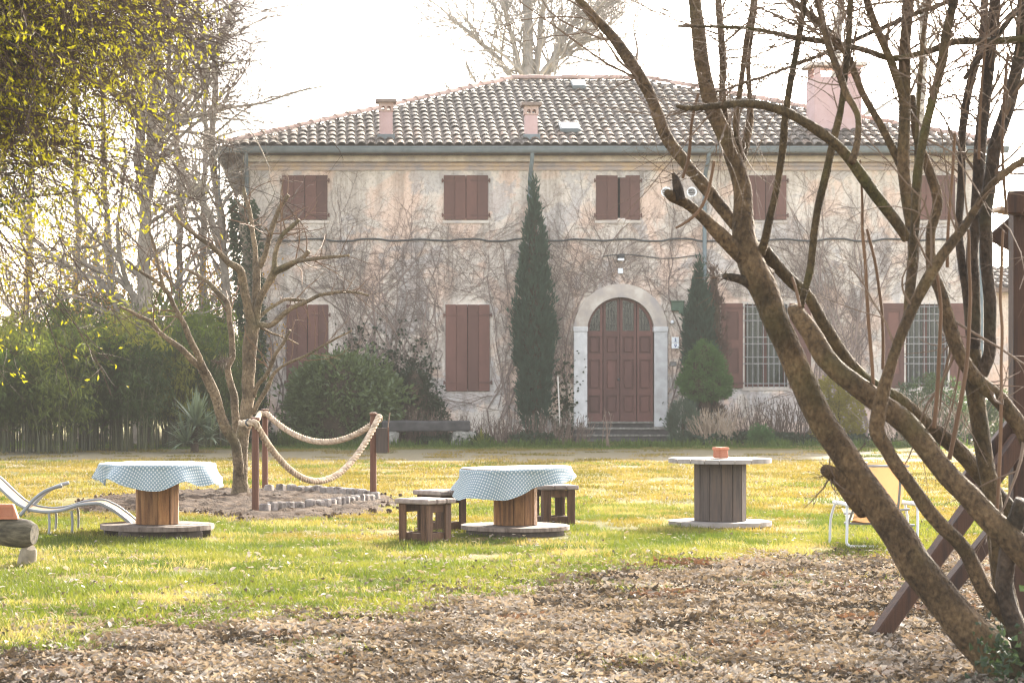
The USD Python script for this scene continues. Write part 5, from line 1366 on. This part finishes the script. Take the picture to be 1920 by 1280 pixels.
# --- shrubs by the house
def surface_cloud(prof, n, rng, c, lumps=.18, lf=2.2, depth=.35, squash=1.0, zs=0, clump=.12, tall=1.0):
    """points and outward directions near the surface of a body of revolution prof=[(z, r)], uneven outline"""
    per, n_all = 34, n
    n = max(n // per, 20)
    prof = np.array(prof, float)
    zz = np.linspace(prof[0, 0], prof[-1, 0], 200)
    rr = PchipInterpolator(prof[:, 0], prof[:, 1])(zz)
    cdf = np.cumsum(np.maximum(rr, .02)); cdf /= cdf[-1]
    z = np.interp(rng.uniform(size=n), cdf, zz)
    r = np.interp(z, zz, rr); th = rng.uniform(0, 2 * np.pi, n)
    q = np.c_[np.cos(th) * 1.2, np.sin(th) * 1.2, z * lf / 2.2] * lf * .6
    lum = 1 + lumps * 2 * (meshkit.fbm(q + 30 + zs, 3, 3) - .5) + lumps * (meshkit.noise(q * 3 + 10, 8) - .5)
    r = r * lum * (1 - depth * rng.uniform(size=n) ** 2)
    dr = np.gradient(rr, zz); slope = np.interp(z, zz, dr)
    o = unit(np.c_[np.cos(th), np.sin(th), -slope])
    r = r * np.exp(rng.normal(0, .07, n))
    cen = np.c_[c[0] + r * np.cos(th), c[1] + r * np.sin(th) * squash, c[2] + z]
    k = rng.integers(0, n, n_all)
    cs = clump * np.exp(rng.normal(0, .35, n))[k]
    off = unit(rng.normal(size=(n_all, 3))) * (rng.uniform(size=(n_all, 1)) ** .45) * cs[:, None] * [1, 1, tall]
    return cen[k] + off, unit(off * [1, 1, 1 / tall] / cs[:, None] + o[k] * .6)


def shrub(name, label, cat, c, prof, n, size, asp, mat_, rng, up=0.0, lumps=.18, depth=.35, stem=None, squash=1.0, lf=2.2, part='foliage', group=None, scatter=.5, clump=.12, tall=1.0):
    t = Thing(name, label, cat, c, group)
    p, o = surface_cloud(prof, n, rng, c, lumps, lf, depth, squash, zs=float(c[0]) * 3, clump=clump, tall=tall)
    t.part(part, leaves(p, o + [0, 0, up] + rng.normal(0, scatter, p.shape), size, asp, rng), mat_, kind='stuff')
    r_ = stem or .04
    top = prof[-1][0] * .8
    t.part('trunk', tube([(c[0], c[1], -.05), (c[0] + .02, c[1], top * .4), (c[0], c[1], top)], [r_, r_ * .8, r_ * .3], 8, bump=.1), 'bark_dark')
    if prof[-1][0] > 1.0 and stem:
        z = np.linspace(prof[0][0] + .02, prof[-1][0] * .97, 14)
        core = [max(np.interp(zz, [a for a, b in prof], [b for a, b in prof]) * .62, .01) for zz in z]
        t.part('inner_twigs', tube([(c[0], c[1], zz + c[2]) for zz in z], core, 12, bump=.25, freq=3), 'bark_dark', smooth=True)
    return t


def cprof(rows, d):
    """rows of (py, width_px) -> [(z, r)] bottom to top"""
    return [(EYE - (y - HY) / F * d, w / 2 / F * d) for y, w in sorted(rows, reverse=True)]


rng = np.random.default_rng(60)
d = 59.05
shrub('cypress', 'tall dark narrow cypress against the wall left of the arched door', 'cypress', (*at(1001, d), 0), cprof([(352, 2), (375, 5), (400, 14), (430, 22), (480, 38), (540, 52), (600, 66), (650, 63), (690, 57), (730, 50), (775, 40), (815, 26)], d), 15000, .15, .24, 'leaf_cypress', rng, up=1.6, lumps=.3, depth=.3, lf=3.0, stem=.08, clump=.09, tall=3.2, scatter=.35, squash=.8)
shrub('cypress', 'shorter dark cypress behind the rounded spruce right of the door', 'cypress', (*at(1312, d), 0), cprof([(498, 2), (520, 8), (560, 22), (600, 38), (650, 46), (700, 44), (760, 30), (810, 18)], d), 9000, .15, .24, 'leaf_cypress', rng, up=1.6, lumps=.3, depth=.3, lf=3.0, stem=.07, clump=.09, tall=3.2, scatter=.35, squash=.8)
shrub('withered_cypress', 'withered brown slim cypress beside the open shutter', 'cypress', (*at(1340, d + .2), 0), cprof([(508, 2), (540, 18), (590, 28), (650, 34), (720, 30), (800, 18)], d), 2600, .15, .2, 'leaf_rust', rng, up=1.6, lumps=.3, stem=.04, scatter=.35)
d = 57.6
shrub('dwarf_spruce', 'rounded bright green dwarf spruce on a dark stem', 'conifer', (*at(1322, d), 0), cprof([(641, 6), (655, 36), (675, 58), (700, 80), (718, 92), (732, 92), (742, 70), (748, 30)], d), 14000, .07, .3, 'leaf_spruce', rng, up=.3, lumps=.16, depth=.25, stem=.16, scatter=.4, lf=4, clump=.075)
shrub('blue_shrub', 'upright blue green lavender like bush at the right of the steps', 'bush', (*at(1279, 56.8), 0), cprof([(755, 16), (770, 38), (795, 48), (815, 46), (833, 30)], 56.8), 4200, .10, .16, 'leaf_bluegreen', rng, up=1.5, lumps=.2)
shrub('small_box_bush', 'small round green bush on the lawn edge near the dry grasses', 'bush', (*at(1425, 55.4), 0), cprof([(802, 8), (812, 32), (824, 40), (835, 34)], 55.4), 2600, .07, .35, 'leaf_spruce', rng, lumps=.15)
shrub('golden_bush', 'green bush turning golden seen between the leaning stems', 'bush', (*at(1572, 57), 0), cprof([(690, 20), (720, 60), (760, 84), (800, 80), (835, 50)], 57), 6500, .09, .4, 'leaf_golden', rng, lumps=.3)
shrub('evergreen_bush', 'broad green bush under the right barred window', 'bush', (*at(1748, 57.4), 0), cprof([(704, 30), (730, 100), (770, 124), (810, 110), (835, 70)], 57.4), 8000, .09, .4, 'leaf_laurel', rng, lumps=.25)
shrub('evergreen_bush', 'green bush at the right edge near the timber frame', 'bush', (*at(1880, 58.5), 0), cprof([(735, 20), (760, 60), (800, 80), (835, 60)], 58.5), 4500, .09, .4, 'leaf_laurel', rng, lumps=.25)
lt = shrub('laurel_bush', 'big leafy green laurel bush in front of the left ground floor window', 'bush', (*at(640, 57.0), 0), cprof([(672, 20), (684, 100), (706, 158), (745, 186), (790, 192), (838, 170)], 57.0), 17000, .15, .45, 'leaf_laurel', rng, lumps=.22, depth=.35, squash=.6, up=.2, stem=.06, clump=.21)
shrub('dark_bush', 'dark sprawling bush right of the laurel behind the bench', 'bush', (*at(775, 57.8), 0), cprof([(690, 10), (720, 60), (760, 96), (800, 128), (838, 120)], 57.8), 9000, .10, .45, 'leaf_dark', rng, lumps=.4, depth=.45, squash=.6, stem=.05, clump=.16)

# spiky plant, ferns, ground ivy and dry stems
def blades(c, n, ln, w, rng, up=.6, droop=.8, spread=1.0, k=6):
    az = rng.uniform(0, 2 * np.pi, n); el = rng.uniform(.15, 1.0, n)
    d = unit(np.c_[np.cos(az) * (1 - el) * spread, np.sin(az) * (1 - el) * spread, el * up + .1])
    L_ = ln * rng.uniform(.6, 1.1, n)
    p = np.zeros((n, k, 3)); p[:, 0] = c + rng.normal(0, .03, (n, 3)) * [1, 1, .3]
    for j in range(1, k):
        d = unit(d + np.array([0, 0, -droop / k]) * (1.2 - el)[:, None])
        p[:, j] = p[:, j - 1] + d * (L_ / (k - 1))[:, None]
    s = unit(np.cross(p[:, -1] - p[:, 0], [0, 0, 1.0]))[:, None]
    ww = (w * np.sin(np.linspace(.5, np.pi, k)))[None, :, None]
    v = np.stack([p - s * ww / 2, p + s * ww / 2], 2).reshape(-1, 3)
    b = np.arange(n)[:, None, None] * 2 * k + (np.arange(k - 1) * 2)[None, :, None]
    f = np.concatenate([(b + [0, 1, 3]).reshape(-1, 3), (b + [0, 3, 2]).reshape(-1, 3)])
    return v, f
sp = Thing('spiky_plant', 'spiky grey green yucca like plant before the bamboo', 'yucca', (*at(365, 50.8), 0))
sp.part('stem', tube([(*at(365, 50.8), 0), (*at(365, 50.8), .35), (*at(365, 50.8), .6)], [.09, .08, .06], 10, bump=.1), 'bark_dark')
sp.part('blades', blades(np.array([*at(366, 50.8), .55]), 120, .85, .05, rng, .9, .9, 1.1), 'leaf_spiky', kind='stuff')
sp.part('blades', blades(np.array([*at(350, 50.6), .2]), 70, .75, .045, rng, .7, .9, 1.2), 'leaf_spiky', kind='stuff')
sp.part('blades', blades(np.array([*at(392, 50.7), .3]), 60, .7, .045, rng, .7, .9, 1.2), 'leaf_spiky', kind='stuff')
for px, d, lab in ((520, 55.5, 'low fern between the far rope post and the laurel'), (905, 55.3, 'tuft of green iris like leaves right of the bench')):
    t = Thing('leafy_tuft', lab, 'plant', (*at(px, d), 0))
    for k in range(4):
        t.part('blades', blades(np.array([at(px, d)[0] + rng.normal(0, .18), d + rng.normal(0, .1), .0]), 26, .42, .035, rng, .8, .7), 'leaf_bamboo')
def dry_stems(name, label, px0, px1, py_top, d, n, mat_, rng, h=None, fan=.12):
    c = at((px0 + px1) / 2, d)
    t = Thing(name, label, 'dry plant', (c[0], c[1], 0))
    top = EYE - (py_top - HY) / F * d
    x = rng.uniform(at(px0, d)[0], at(px1, d)[0], n)
    L_ = top * rng.uniform(.55, 1.1, n)
    q = np.zeros((n, 5, 3)); q[:, 0] = np.c_[x, d + rng.normal(0, .25, n), np.zeros(n)]
    dd = unit(np.c_[rng.normal(0, fan, n) + (x - c[0]) * fan, rng.normal(0, fan, n), np.ones(n)])
    for j in range(1, 5):
        dd = unit(dd + rng.normal(0, .10, (n, 3)))
        q[:, j] = q[:, j - 1] + dd * (L_ / 4)[:, None]
    r = np.linspace(.009, .004, 5)[None] * rng.uniform(.7, 1.3, (n, 1))
    g, gr = grow(q, r, rng, 2, t=(.4, .95), ang=(.5, .2), ln=(.2, .08), rr=.7, k=3)
    t.part('stems', MB().add(tubes(q, r, 4)).add(tubes(g, gr, 3)), mat_, kind='stuff')
    p, o = tips(g, rng, n * 2, (.6, 1))
    t.part('seed_heads', leaves(p, o, .06, .35, rng), 'dead_leaf', kind='stuff')
dry_stems('dry_grass', 'dry straw coloured grasses under the cypress left of the steps', 870, 1100, 775, 57.2, 200, 'brown_stem', rng)
dry_stems('dry_grass', 'fan of pale dry grass right of the blue green bush', 1310, 1372, 765, 56.6, 190, 'dry_stem', rng, fan=.30)
dry_stems('dry_stalks', 'brown dry stalks under the left barred window', 1375, 1560, 748, 57.6, 240, 'brown_stem', rng)
dry_stems('dry_stalks', 'brown dry stalks in front of the dark bush behind the bench', 745, 840, 768, 56.8, 70, 'brown_stem', rng)
dry_stems('dry_stalks', 'pale arching dry stalks near the right barred window', 1650, 1830, 735, 56.0, 120, 'dry_stem', rng, fan=.3)
dry_stems('small_sapling', 'thin leafless sapling in front of the door steps', 1128, 1142, 765, 54.6, 7, 'brown_stem', rng, fan=.1)
n = 9000
gx_ = rng.uniform(at(700, 56)[0], at(1830, 56)[0], n)
wav_ = meshkit.fbm(np.c_[gx_ * 1.2, gx_ * 0, gx_ * 0], 3, 6)
keep = (wav_ > .40) & ~(np.abs(gx_ - DX) < 1.25)
c = np.c_[gx_, rng.uniform(55.6, 58.8, n), rng.uniform(.02, .24, n) * (wav_ + .3)][keep]
single('ground_ivy', leaves(c, rng.normal(size=c.shape) + [0, -.4, .6], .11, .75, rng), 'leaf_dark', 'low dark ivy along the foot of the house wall', 'ground cover', kind='stuff')
n = 3200
c = np.c_[rng.uniform(at(560, 55)[0], at(1800, 55)[0], n), rng.uniform(54.3, 55.8, n), np.zeros(n)]
b = []
for k in range(0, n, 8):
    b.append(c[k])
mbg = MB()
for q in b:
    mbg.add(blades(q, 12, .20, .018, rng, 1.0, .7))
single('tall_grass', mbg, 'grass_shade', 'uncut green grass fringe along the house bed', 'grass', kind='stuff')
t = Thing('white_cane', 'thin pale cane leaning at the right of the tall cypress', 'cane', (*at(1047, 57.3), 0))
t.part('cane', tube([P(1050, 800, 57.3), P(1046, 705, 57.3)], .018, 8), 'pale_stick')


# --- creepers on the wall
def creeper(label, roots, rng, lean=0.0, up=5.2, n=5, n1=7, n2=6, n3=3, r0=.022, spread=.5, ivy=0, ivy_top=3.2):
    x0 = np.mean([HX(r) for r in roots])
    t = Thing('wall_creeper', label, 'creeper', (x0, HYW - .03, 0), 'leafless creepers on the house wall')
    M = len(roots) * n
    x = np.repeat([HX(r) for r in roots], n) + rng.normal(0, .08, M)
    k = 16
    L_ = up * rng.uniform(.55, 1.05, M)
    q = np.zeros((M, k, 3)); q[:, 0] = np.c_[x, np.full(M, HYW - .028), np.zeros(M)]
    dd = unit(np.c_[rng.normal(lean, spread, M), np.zeros(M), np.ones(M)])
    for j in range(1, k):
        dd = unit(dd + np.c_[rng.normal(0, .22, M), np.zeros(M), rng.normal(.10, .12, M)])
        q[:, j] = q[:, j - 1] + dd * (L_ / (k - 1))[:, None]
    fl = (1, 0, 1)
    r = np.linspace(r0, r0 * .3, k)[None] * rng.uniform(.6, 1.2, (M, 1))
    a1, b1 = grow(q, r, rng, n1, t=(.15, .98), ang=(.7, .25), ln=(1.5, .6), rr=.55, k=10, curve=.5, pull=(0, 0, .25), tip=.35, flat=fl, rmin=.0065)
    a2, b2 = grow(a1, b1, rng, n2, t=(.1, .98), ang=(.75, .25), ln=(.85, .35), rr=.6, k=7, curve=.7, pull=(0, 0, .3), tip=.4, flat=fl, rmin=.0034)
    a3, b3 = grow(a2, b2, rng, n3, t=(.1, .98), ang=(.8, .3), ln=(.32, .14), rr=.7, k=5, curve=.6, pull=(0, 0, .1), tip=.5, flat=fl, rmin=.0020)
    def trim(a, b):
        a = a.copy()
        a[..., 1] = HYW - .010 - rng.uniform(0, .02, a.shape[:2])
        a[..., 2] = np.clip(a[..., 2], .02, 6.68)
        a[..., 0] = np.clip(a[..., 0], WL + .02, WR - .02)
        m = a.mean(1)
        bad = np.zeros(len(m), bool)
        for (p0, p1) in UP:
            bad |= ((a[..., 0] > HX(p0)) & (a[..., 0] < HX(p1)) & (a[..., 2] > HZ(414)) & (a[..., 2] < HZ(327))).sum(1) > 1
        for (p0, p1) in LOW:
            bad |= ((a[..., 0] > HX(p0)) & (a[..., 0] < HX(p1)) & (a[..., 2] > HZ(735)) & (a[..., 2] < HZ(569))).any(1)
        for (p0, p1) in BAR:
            bad |= ((a[..., 0] > HX(p0) - .6) & (a[..., 0] < HX(p1) + .6) & (a[..., 2] > HZ(730)) & (a[..., 2] < HZ(566))).any(1)
        bad |= ((np.abs(a[..., 0] - DX) < 1.0) & (a[..., 2] < 3.5)).any(1)
        return a[~bad], b[~bad]
    mains = trim(q, r)
    t.part('main_stems', tubes(*mains, 5), 'vine_stem', smooth=True, kind='stuff')
    tw = MB()
    for a, b in ((a1, b1), (a2, b2), (a3, b3)):
        tw.add(tubes(*trim(a, b), 3))
    t.part('twigs', tw, 'vine_stem', kind='stuff')
    if ivy:
        p, o = tips(np.concatenate([trim(q, r)[0][:, :10]]), rng, ivy, (0, .9)) if len(mains[0]) else (np.zeros((0, 3)), np.zeros((0, 3)))
        p = p + np.c_[rng.normal(0, .16, len(p)), rng.uniform(-.14, -.02, len(p)), rng.normal(0, .1, len(p))]
        p = p[(p[:, 2] < ivy_top * rng.uniform(.3, 1, len(p)))]
        p[:, 2] = np.maximum(p[:, 2], .03)
        t.part('ivy_leaves', leaves(p, rng.normal(size=p.shape) + [0, -.8, -.3], .085, .85, rng), 'leaf_dark', kind='stuff')


rng = np.random.default_rng(70)
creeper('creeper with ivy leaves climbing between the two left ground floor windows', [690, 715, 745, 775], rng, .0, 6.4, 5, 7, 5, 3, ivy=3800, ivy_top=3.6, r0=.028)
creeper('creeper climbing the wall at the far left beside the corner', [495, 510, 525], rng, .05, 6.4, 5, 9, 5, 3)
creeper('creeper rising between the second left window and the tall cypress', [930, 945, 958], rng, -.15, 6.3, 5, 9, 5, 3, r0=.028)
creeper('creeper arching from the cypress over the arched door', [1048, 1056, 1066], rng, .25, 6.2, 5, 9, 5, 3, ivy=700, ivy_top=2.6, r0=.034)
creeper('creeper climbing right of the arched door towards the vents', [1262, 1275], rng, -.02, 6.3, 5, 9, 5, 3, ivy=120, ivy_top=1.6)
creeper('dense creeper filling the wall between the two barred windows', [1500, 1535, 1570, 1600, 1625], rng, .0, 6.2, 6, 7, 6, 3, r0=.03)
creeper('creeper at the right end of the wall past the last window', [1808, 1825], rng, -.05, 6.0, 4, 7, 5, 3)
creeper('creeper rising between the tall cypress and the upper centre window', [1080, 1090], rng, -.05, 6.5, 4, 9, 5, 3)


# ------------------------------------------------------------------ grass and fallen leaves
def instancer(name, protos, pos, yaw, scl, idx, label, cat):
    p = free('/World', name)
    pi = UsdGeom.PointInstancer.Define(stage, p)
    paths = []
    for nm, (v, f), m_ in protos:
        q = free(p, nm)
        usdkit.mesh(stage, q, (v, f), L[m_])
        paths.append(Sdf.Path(q))
    pi.CreatePrototypesRel().SetTargets(paths)
    pi.CreateProtoIndicesAttr(Vt.IntArray.FromNumpy(np.asarray(idx, np.int32)))
    pi.CreatePositionsAttr(Vt.Vec3fArray.FromNumpy(np.asarray(pos, np.float32)))
    pi.CreateOrientationsAttr(Vt.QuathArray([Gf.Quath(math.cos(a / 2), 0, 0, math.sin(a / 2)) for a in yaw]))
    pi.CreateScalesAttr(Vt.Vec3fArray.FromNumpy(np.repeat(np.asarray(scl, np.float32)[:, None], 3, 1)))
    tag(pi.GetPrim(), label=label, cat=cat, kind='stuff')


def patch(n, half, h, w, rng, lean=.45):
    c = np.c_[rng.uniform(-half, half, (n, 2)), np.zeros(n)]
    d = unit(np.c_[rng.normal(0, lean, (n, 2)), np.ones(n)])
    ln = h * rng.uniform(.45, 1.25, n)
    mid = c + d * (ln * .55)[:, None]
    d2 = unit(d + np.c_[rng.normal(0, .5, (n, 2)), np.full(n, -.2)])
    tip = mid + d2 * (ln * .5)[:, None]
    s = unit(np.cross(d, rng.normal(size=(n, 3)))) * (w * rng.uniform(.6, 1.3, n) / 2)[:, None]
    v = np.stack([c - s, c + s, mid + s * .8, mid - s * .8, tip], 1).reshape(-1, 3)
    b = np.arange(n)[:, None] * 5
    return v, np.concatenate([b + [0, 1, 2], b + [0, 2, 3], b + [3, 2, 4]])


rng = np.random.default_rng(80)
protos = []
for k in range(3):
    protos.append(('green_patch', patch(300, .24, .055, .006, rng), 'grass_green'))
for k in range(3):
    protos.append(('straw_patch', patch(240, .24, .042, .006, rng), 'grass_straw'))
for k in range(2):
    protos.append(('far_green_patch', patch(170, .30, .055, .010, rng), 'grass_green'))
for k in range(2):
    protos.append(('far_straw_patch', patch(150, .30, .045, .010, rng), 'grass_straw'))
for k in range(2):
    protos.append(('shade_patch', patch(130, .34, .05, .012, rng), 'grass_shade'))
pos, idx = [], []
STANDS = [(T1, .52), (T2, .5), (T3, .5)]
for y0, y1, cell in ((13.2, 30, .34), (30, 45, .46), (45, 59, .62)):
    ys = np.arange(y0, y1, cell)
    for y in ys:
        hw = y * .2118 + 1.0
        xs = y * .0794 + np.arange(-hw, hw, cell)
        q = np.c_[xs, np.full(len(xs), y)] + rng.uniform(-cell / 2, cell / 2, (len(xs), 2))
        pos.append(q)
pos = np.vstack(pos)
inl = in_poly(LITTER.buffer(-.15), pos); inb = in_poly(BED.buffer(-.12), pos)
rim = shapely.distance(shapely.boundary(LITTER), shapely.points(pos))
tuft = in_poly(LITTER, pos) & (meshkit.fbm(np.c_[pos * 1.1, pos[:, 0] * 0], 3, 12) > .665)
near_st = np.zeros(len(pos), bool)
for c_, r_ in STANDS:
    near_st |= np.hypot(*(pos - c_).T) < r_
n1 = meshkit.fbm(np.c_[pos * [.45, .8], pos[:, 0] * 0], 4, 2)
n2 = meshkit.fbm(np.c_[pos * [.9, 1.6], pos[:, 0] * 0 + 5], 4, 8)
ok = (~inl | tuft) & ~inb & ~near_st
bare = (pos[:, 1] > 46) & (pos[:, 1] < 53.5) & (rng.uniform(size=len(pos)) < .68)
ok &= ~bare & ~((n2 > .60) & (rng.uniform(size=len(pos)) < .6))
ok &= ~((pos[:, 0] > WL - .2) & (pos[:, 0] < WR + .2) & (pos[:, 1] > 58.6))
pos, n1 = pos[ok], n1[ok]
y = pos[:, 1]
straw = n1 + .30 * np.clip((y - 24) / 10, -.8, 1) + rng.normal(0, .06, len(y)) > .60
far = y > 30
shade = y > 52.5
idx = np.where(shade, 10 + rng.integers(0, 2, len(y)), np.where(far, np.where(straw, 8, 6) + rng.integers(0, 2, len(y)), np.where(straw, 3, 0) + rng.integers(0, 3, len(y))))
instancer('grass', protos, np.c_[pos, np.zeros(len(pos))], rng.uniform(0, 6.28, len(pos)), rng.uniform(.75, 1.3, len(pos)), idx, 'short green and straw coloured grass of the lawn', 'grass')


def curled(n, half, size, rng, hmax=.05):
    """n curled dead leaves lying loosely in a square patch, 8 triangles each"""
    c = np.c_[rng.uniform(-half, half, (n, 2)), rng.uniform(.006, hmax, n)]
    az = rng.uniform(0, 6.28, n)
    L_ = size * rng.uniform(.6, 1.35, n); W = L_ * rng.uniform(.38, .62, n)
    t = np.array([-.5, -.15, .2, .5]); wd = np.array([.08, .85, .9, .05])
    curl = rng.normal(0, .5, n); cup = rng.uniform(.1, .9, n)
    xs = t[None] * L_[:, None]
    zc = curl[:, None] * (t[None] ** 2) * L_[:, None] * 1.6
    rows = []
    for s in (-1, 0, 1):
        rows.append(np.stack([xs, s * wd[None] * W[:, None] / 2, zc + abs(s) * (cup * .35)[:, None] * wd[None] * W[:, None]], -1))
    v = np.stack(rows, 2)                                   # n,4,3,3
    pit, rol = rng.normal(0, .35, n), rng.normal(0, .45, n)
    cz, sz, cp, sp_, cr, sr = np.cos(az), np.sin(az), np.cos(pit), np.sin(pit), np.cos(rol), np.sin(rol)
    Rz = np.zeros((n, 3, 3)); Rz[:, 0, 0] = cz; Rz[:, 0, 1] = -sz; Rz[:, 1, 0] = sz; Rz[:, 1, 1] = cz; Rz[:, 2, 2] = 1
    Ry = np.zeros((n, 3, 3)); Ry[:, 0, 0] = cp; Ry[:, 0, 2] = sp_; Ry[:, 1, 1] = 1; Ry[:, 2, 0] = -sp_; Ry[:, 2, 2] = cp
    Rx = np.zeros((n, 3, 3)); Rx[:, 0, 0] = 1; Rx[:, 1, 1] = cr; Rx[:, 1, 2] = -sr; Rx[:, 2, 1] = sr; Rx[:, 2, 2] = cr
    v = np.einsum('nij,nabj->nabi', Rz @ Ry @ Rx, v) + c[:, None, None]
    v = v.reshape(-1, 3)
    i, j = np.meshgrid(np.arange(3), np.arange(2), indexing='ij')
    q = np.stack([i * 3 + j, i * 3 + j + 1, (i + 1) * 3 + j + 1, (i + 1) * 3 + j], -1).reshape(-1, 4)
    tr = np.vstack([q[:, [0, 1, 2]], q[:, [0, 2, 3]]])
    return v, (tr[None] + (np.arange(n) * 12)[:, None, None]).reshape(-1, 3)


protos = [('leaf_patch', curled(150, .19, .047, rng), 'dead_leaf') for _ in range(4)] + [('thin_leaf_patch', curled(36, .19, .045, rng, .03), 'dead_leaf') for _ in range(2)] + [('pale_leaf_patch', curled(6, .2, .05, rng, .04), 'pale_leaf') for _ in range(2)] + [('lone_leaf', curled(1, .05, .05, rng, .045), 'dead_leaf') for _ in range(4)] + [('lone_pale_leaf', curled(1, .05, .048, rng, .045), 'pale_leaf') for _ in range(2)]
cells = np.array([(x, y) for y in np.arange(11.8, 22, .235) for x in np.arange(-4, 8, .235)])
cells = cells + rng.uniform(-.13, .13, cells.shape)
cells = cells[np.abs(cells[:, 0] - .0794 * cells[:, 1]) < cells[:, 1] * .2118 + .5]
ins = in_poly(LITTER, cells); dd = np.array(shapely.distance(shapely.boundary(LITTER), shapely.points(cells)))
sd = np.where(ins, dd, -dd)
thick = sd > .35 + rng.normal(0, .12, len(cells))
thin = ~thick & (sd > -.5 + rng.normal(0, .40, len(cells)))
i0 = np.where(thick, rng.integers(0, 4, len(cells)), 4 + rng.integers(0, 2, len(cells)))
sel = thick | thin
pp, ix = [cells[sel]], [i0[sel]]
e = rng.uniform(size=len(cells)) < np.where(sd > 0, .55, .15)
pp.append(cells[e]); ix.append(6 + rng.integers(0, 2, e.sum()))
# single leaves thinning out over the lawn
m = 5200
yy = 14 + 32 * rng.uniform(size=m) ** 1.9
xx = yy * .0794 + rng.uniform(-1, 1, m) * (yy * .2118 + .3)
q = np.c_[xx, yy]
q = q[meshkit.fbm(np.c_[q * .9, xx * 0], 3, 15) + rng.normal(0, .1, m) > .42]
pp.append(q); ix.append(np.where(rng.uniform(size=len(q)) < .25, 12 + rng.integers(0, 2, len(q)), 8 + rng.integers(0, 4, len(q))))
pp, ix = np.vstack(pp), np.concatenate(ix)
zz = np.where(ix >= 8, rng.uniform(0, .02, len(ix)), 0)
instancer('fallen_leaves', protos, np.c_[pp, zz], rng.uniform(0, 6.28, len(pp)), rng.uniform(.8, 1.2, len(pp)), ix, 'brown curled fallen leaves covering the ground in front', 'fallen leaves')
bb = BED.bounds
q = np.c_[rng.uniform(bb[0], bb[2], 900), rng.uniform(bb[1], bb[3], 900)]
q = q[in_poly(BED.buffer(.15), q)]
cl = MB()
for k, (x, y) in enumerate(q[:420]):
    r_ = rng.uniform(.010, .032)
    s_ = trimesh.creation.icosphere(1, r_)
    v = np.array(s_.vertices) * rng.uniform(.6, 1.3, 3)
    v = v * (1 + .5 * (meshkit.noise(v * 40 + k, 3)[:, None] - .5))
    cl.add((v + [x, y, .035], np.array(s_.faces)))
single('earth_clods', cl, 'soil', 'loose clods of earth on the dug bed', 'earth clods', kind='stuff')

# ------------------------------------------------------------------ haze
usdkit.material(stage, '/World/Looks/haze_air', {'v': ('principled_volume', {'color': (0.97, 0.96, 0.94), 'density': HAZE, 'anisotropy': 0.3})}, [], volume='v.volume')
hv = np.array([(x, y, z) for x in (-440, 440) for y in (-80, 660) for z in (-1.0, 26.0)], float)
hf = np.array([(0, 1, 3), (0, 3, 2), (4, 6, 7), (4, 7, 5), (0, 4, 5), (0, 5, 1), (2, 3, 7), (2, 7, 6), (0, 2, 6), (0, 6, 4), (1, 5, 7), (1, 7, 3)])
L['haze'] = UsdShade.Material.Get(stage, '/World/Looks/haze_air')
single('haze', (hv, hf), 'haze', 'thin bright haze added in place of lens flare over the whole garden', 'haze', kind='stuff')  # volume added to stand in for the veil of lens flare
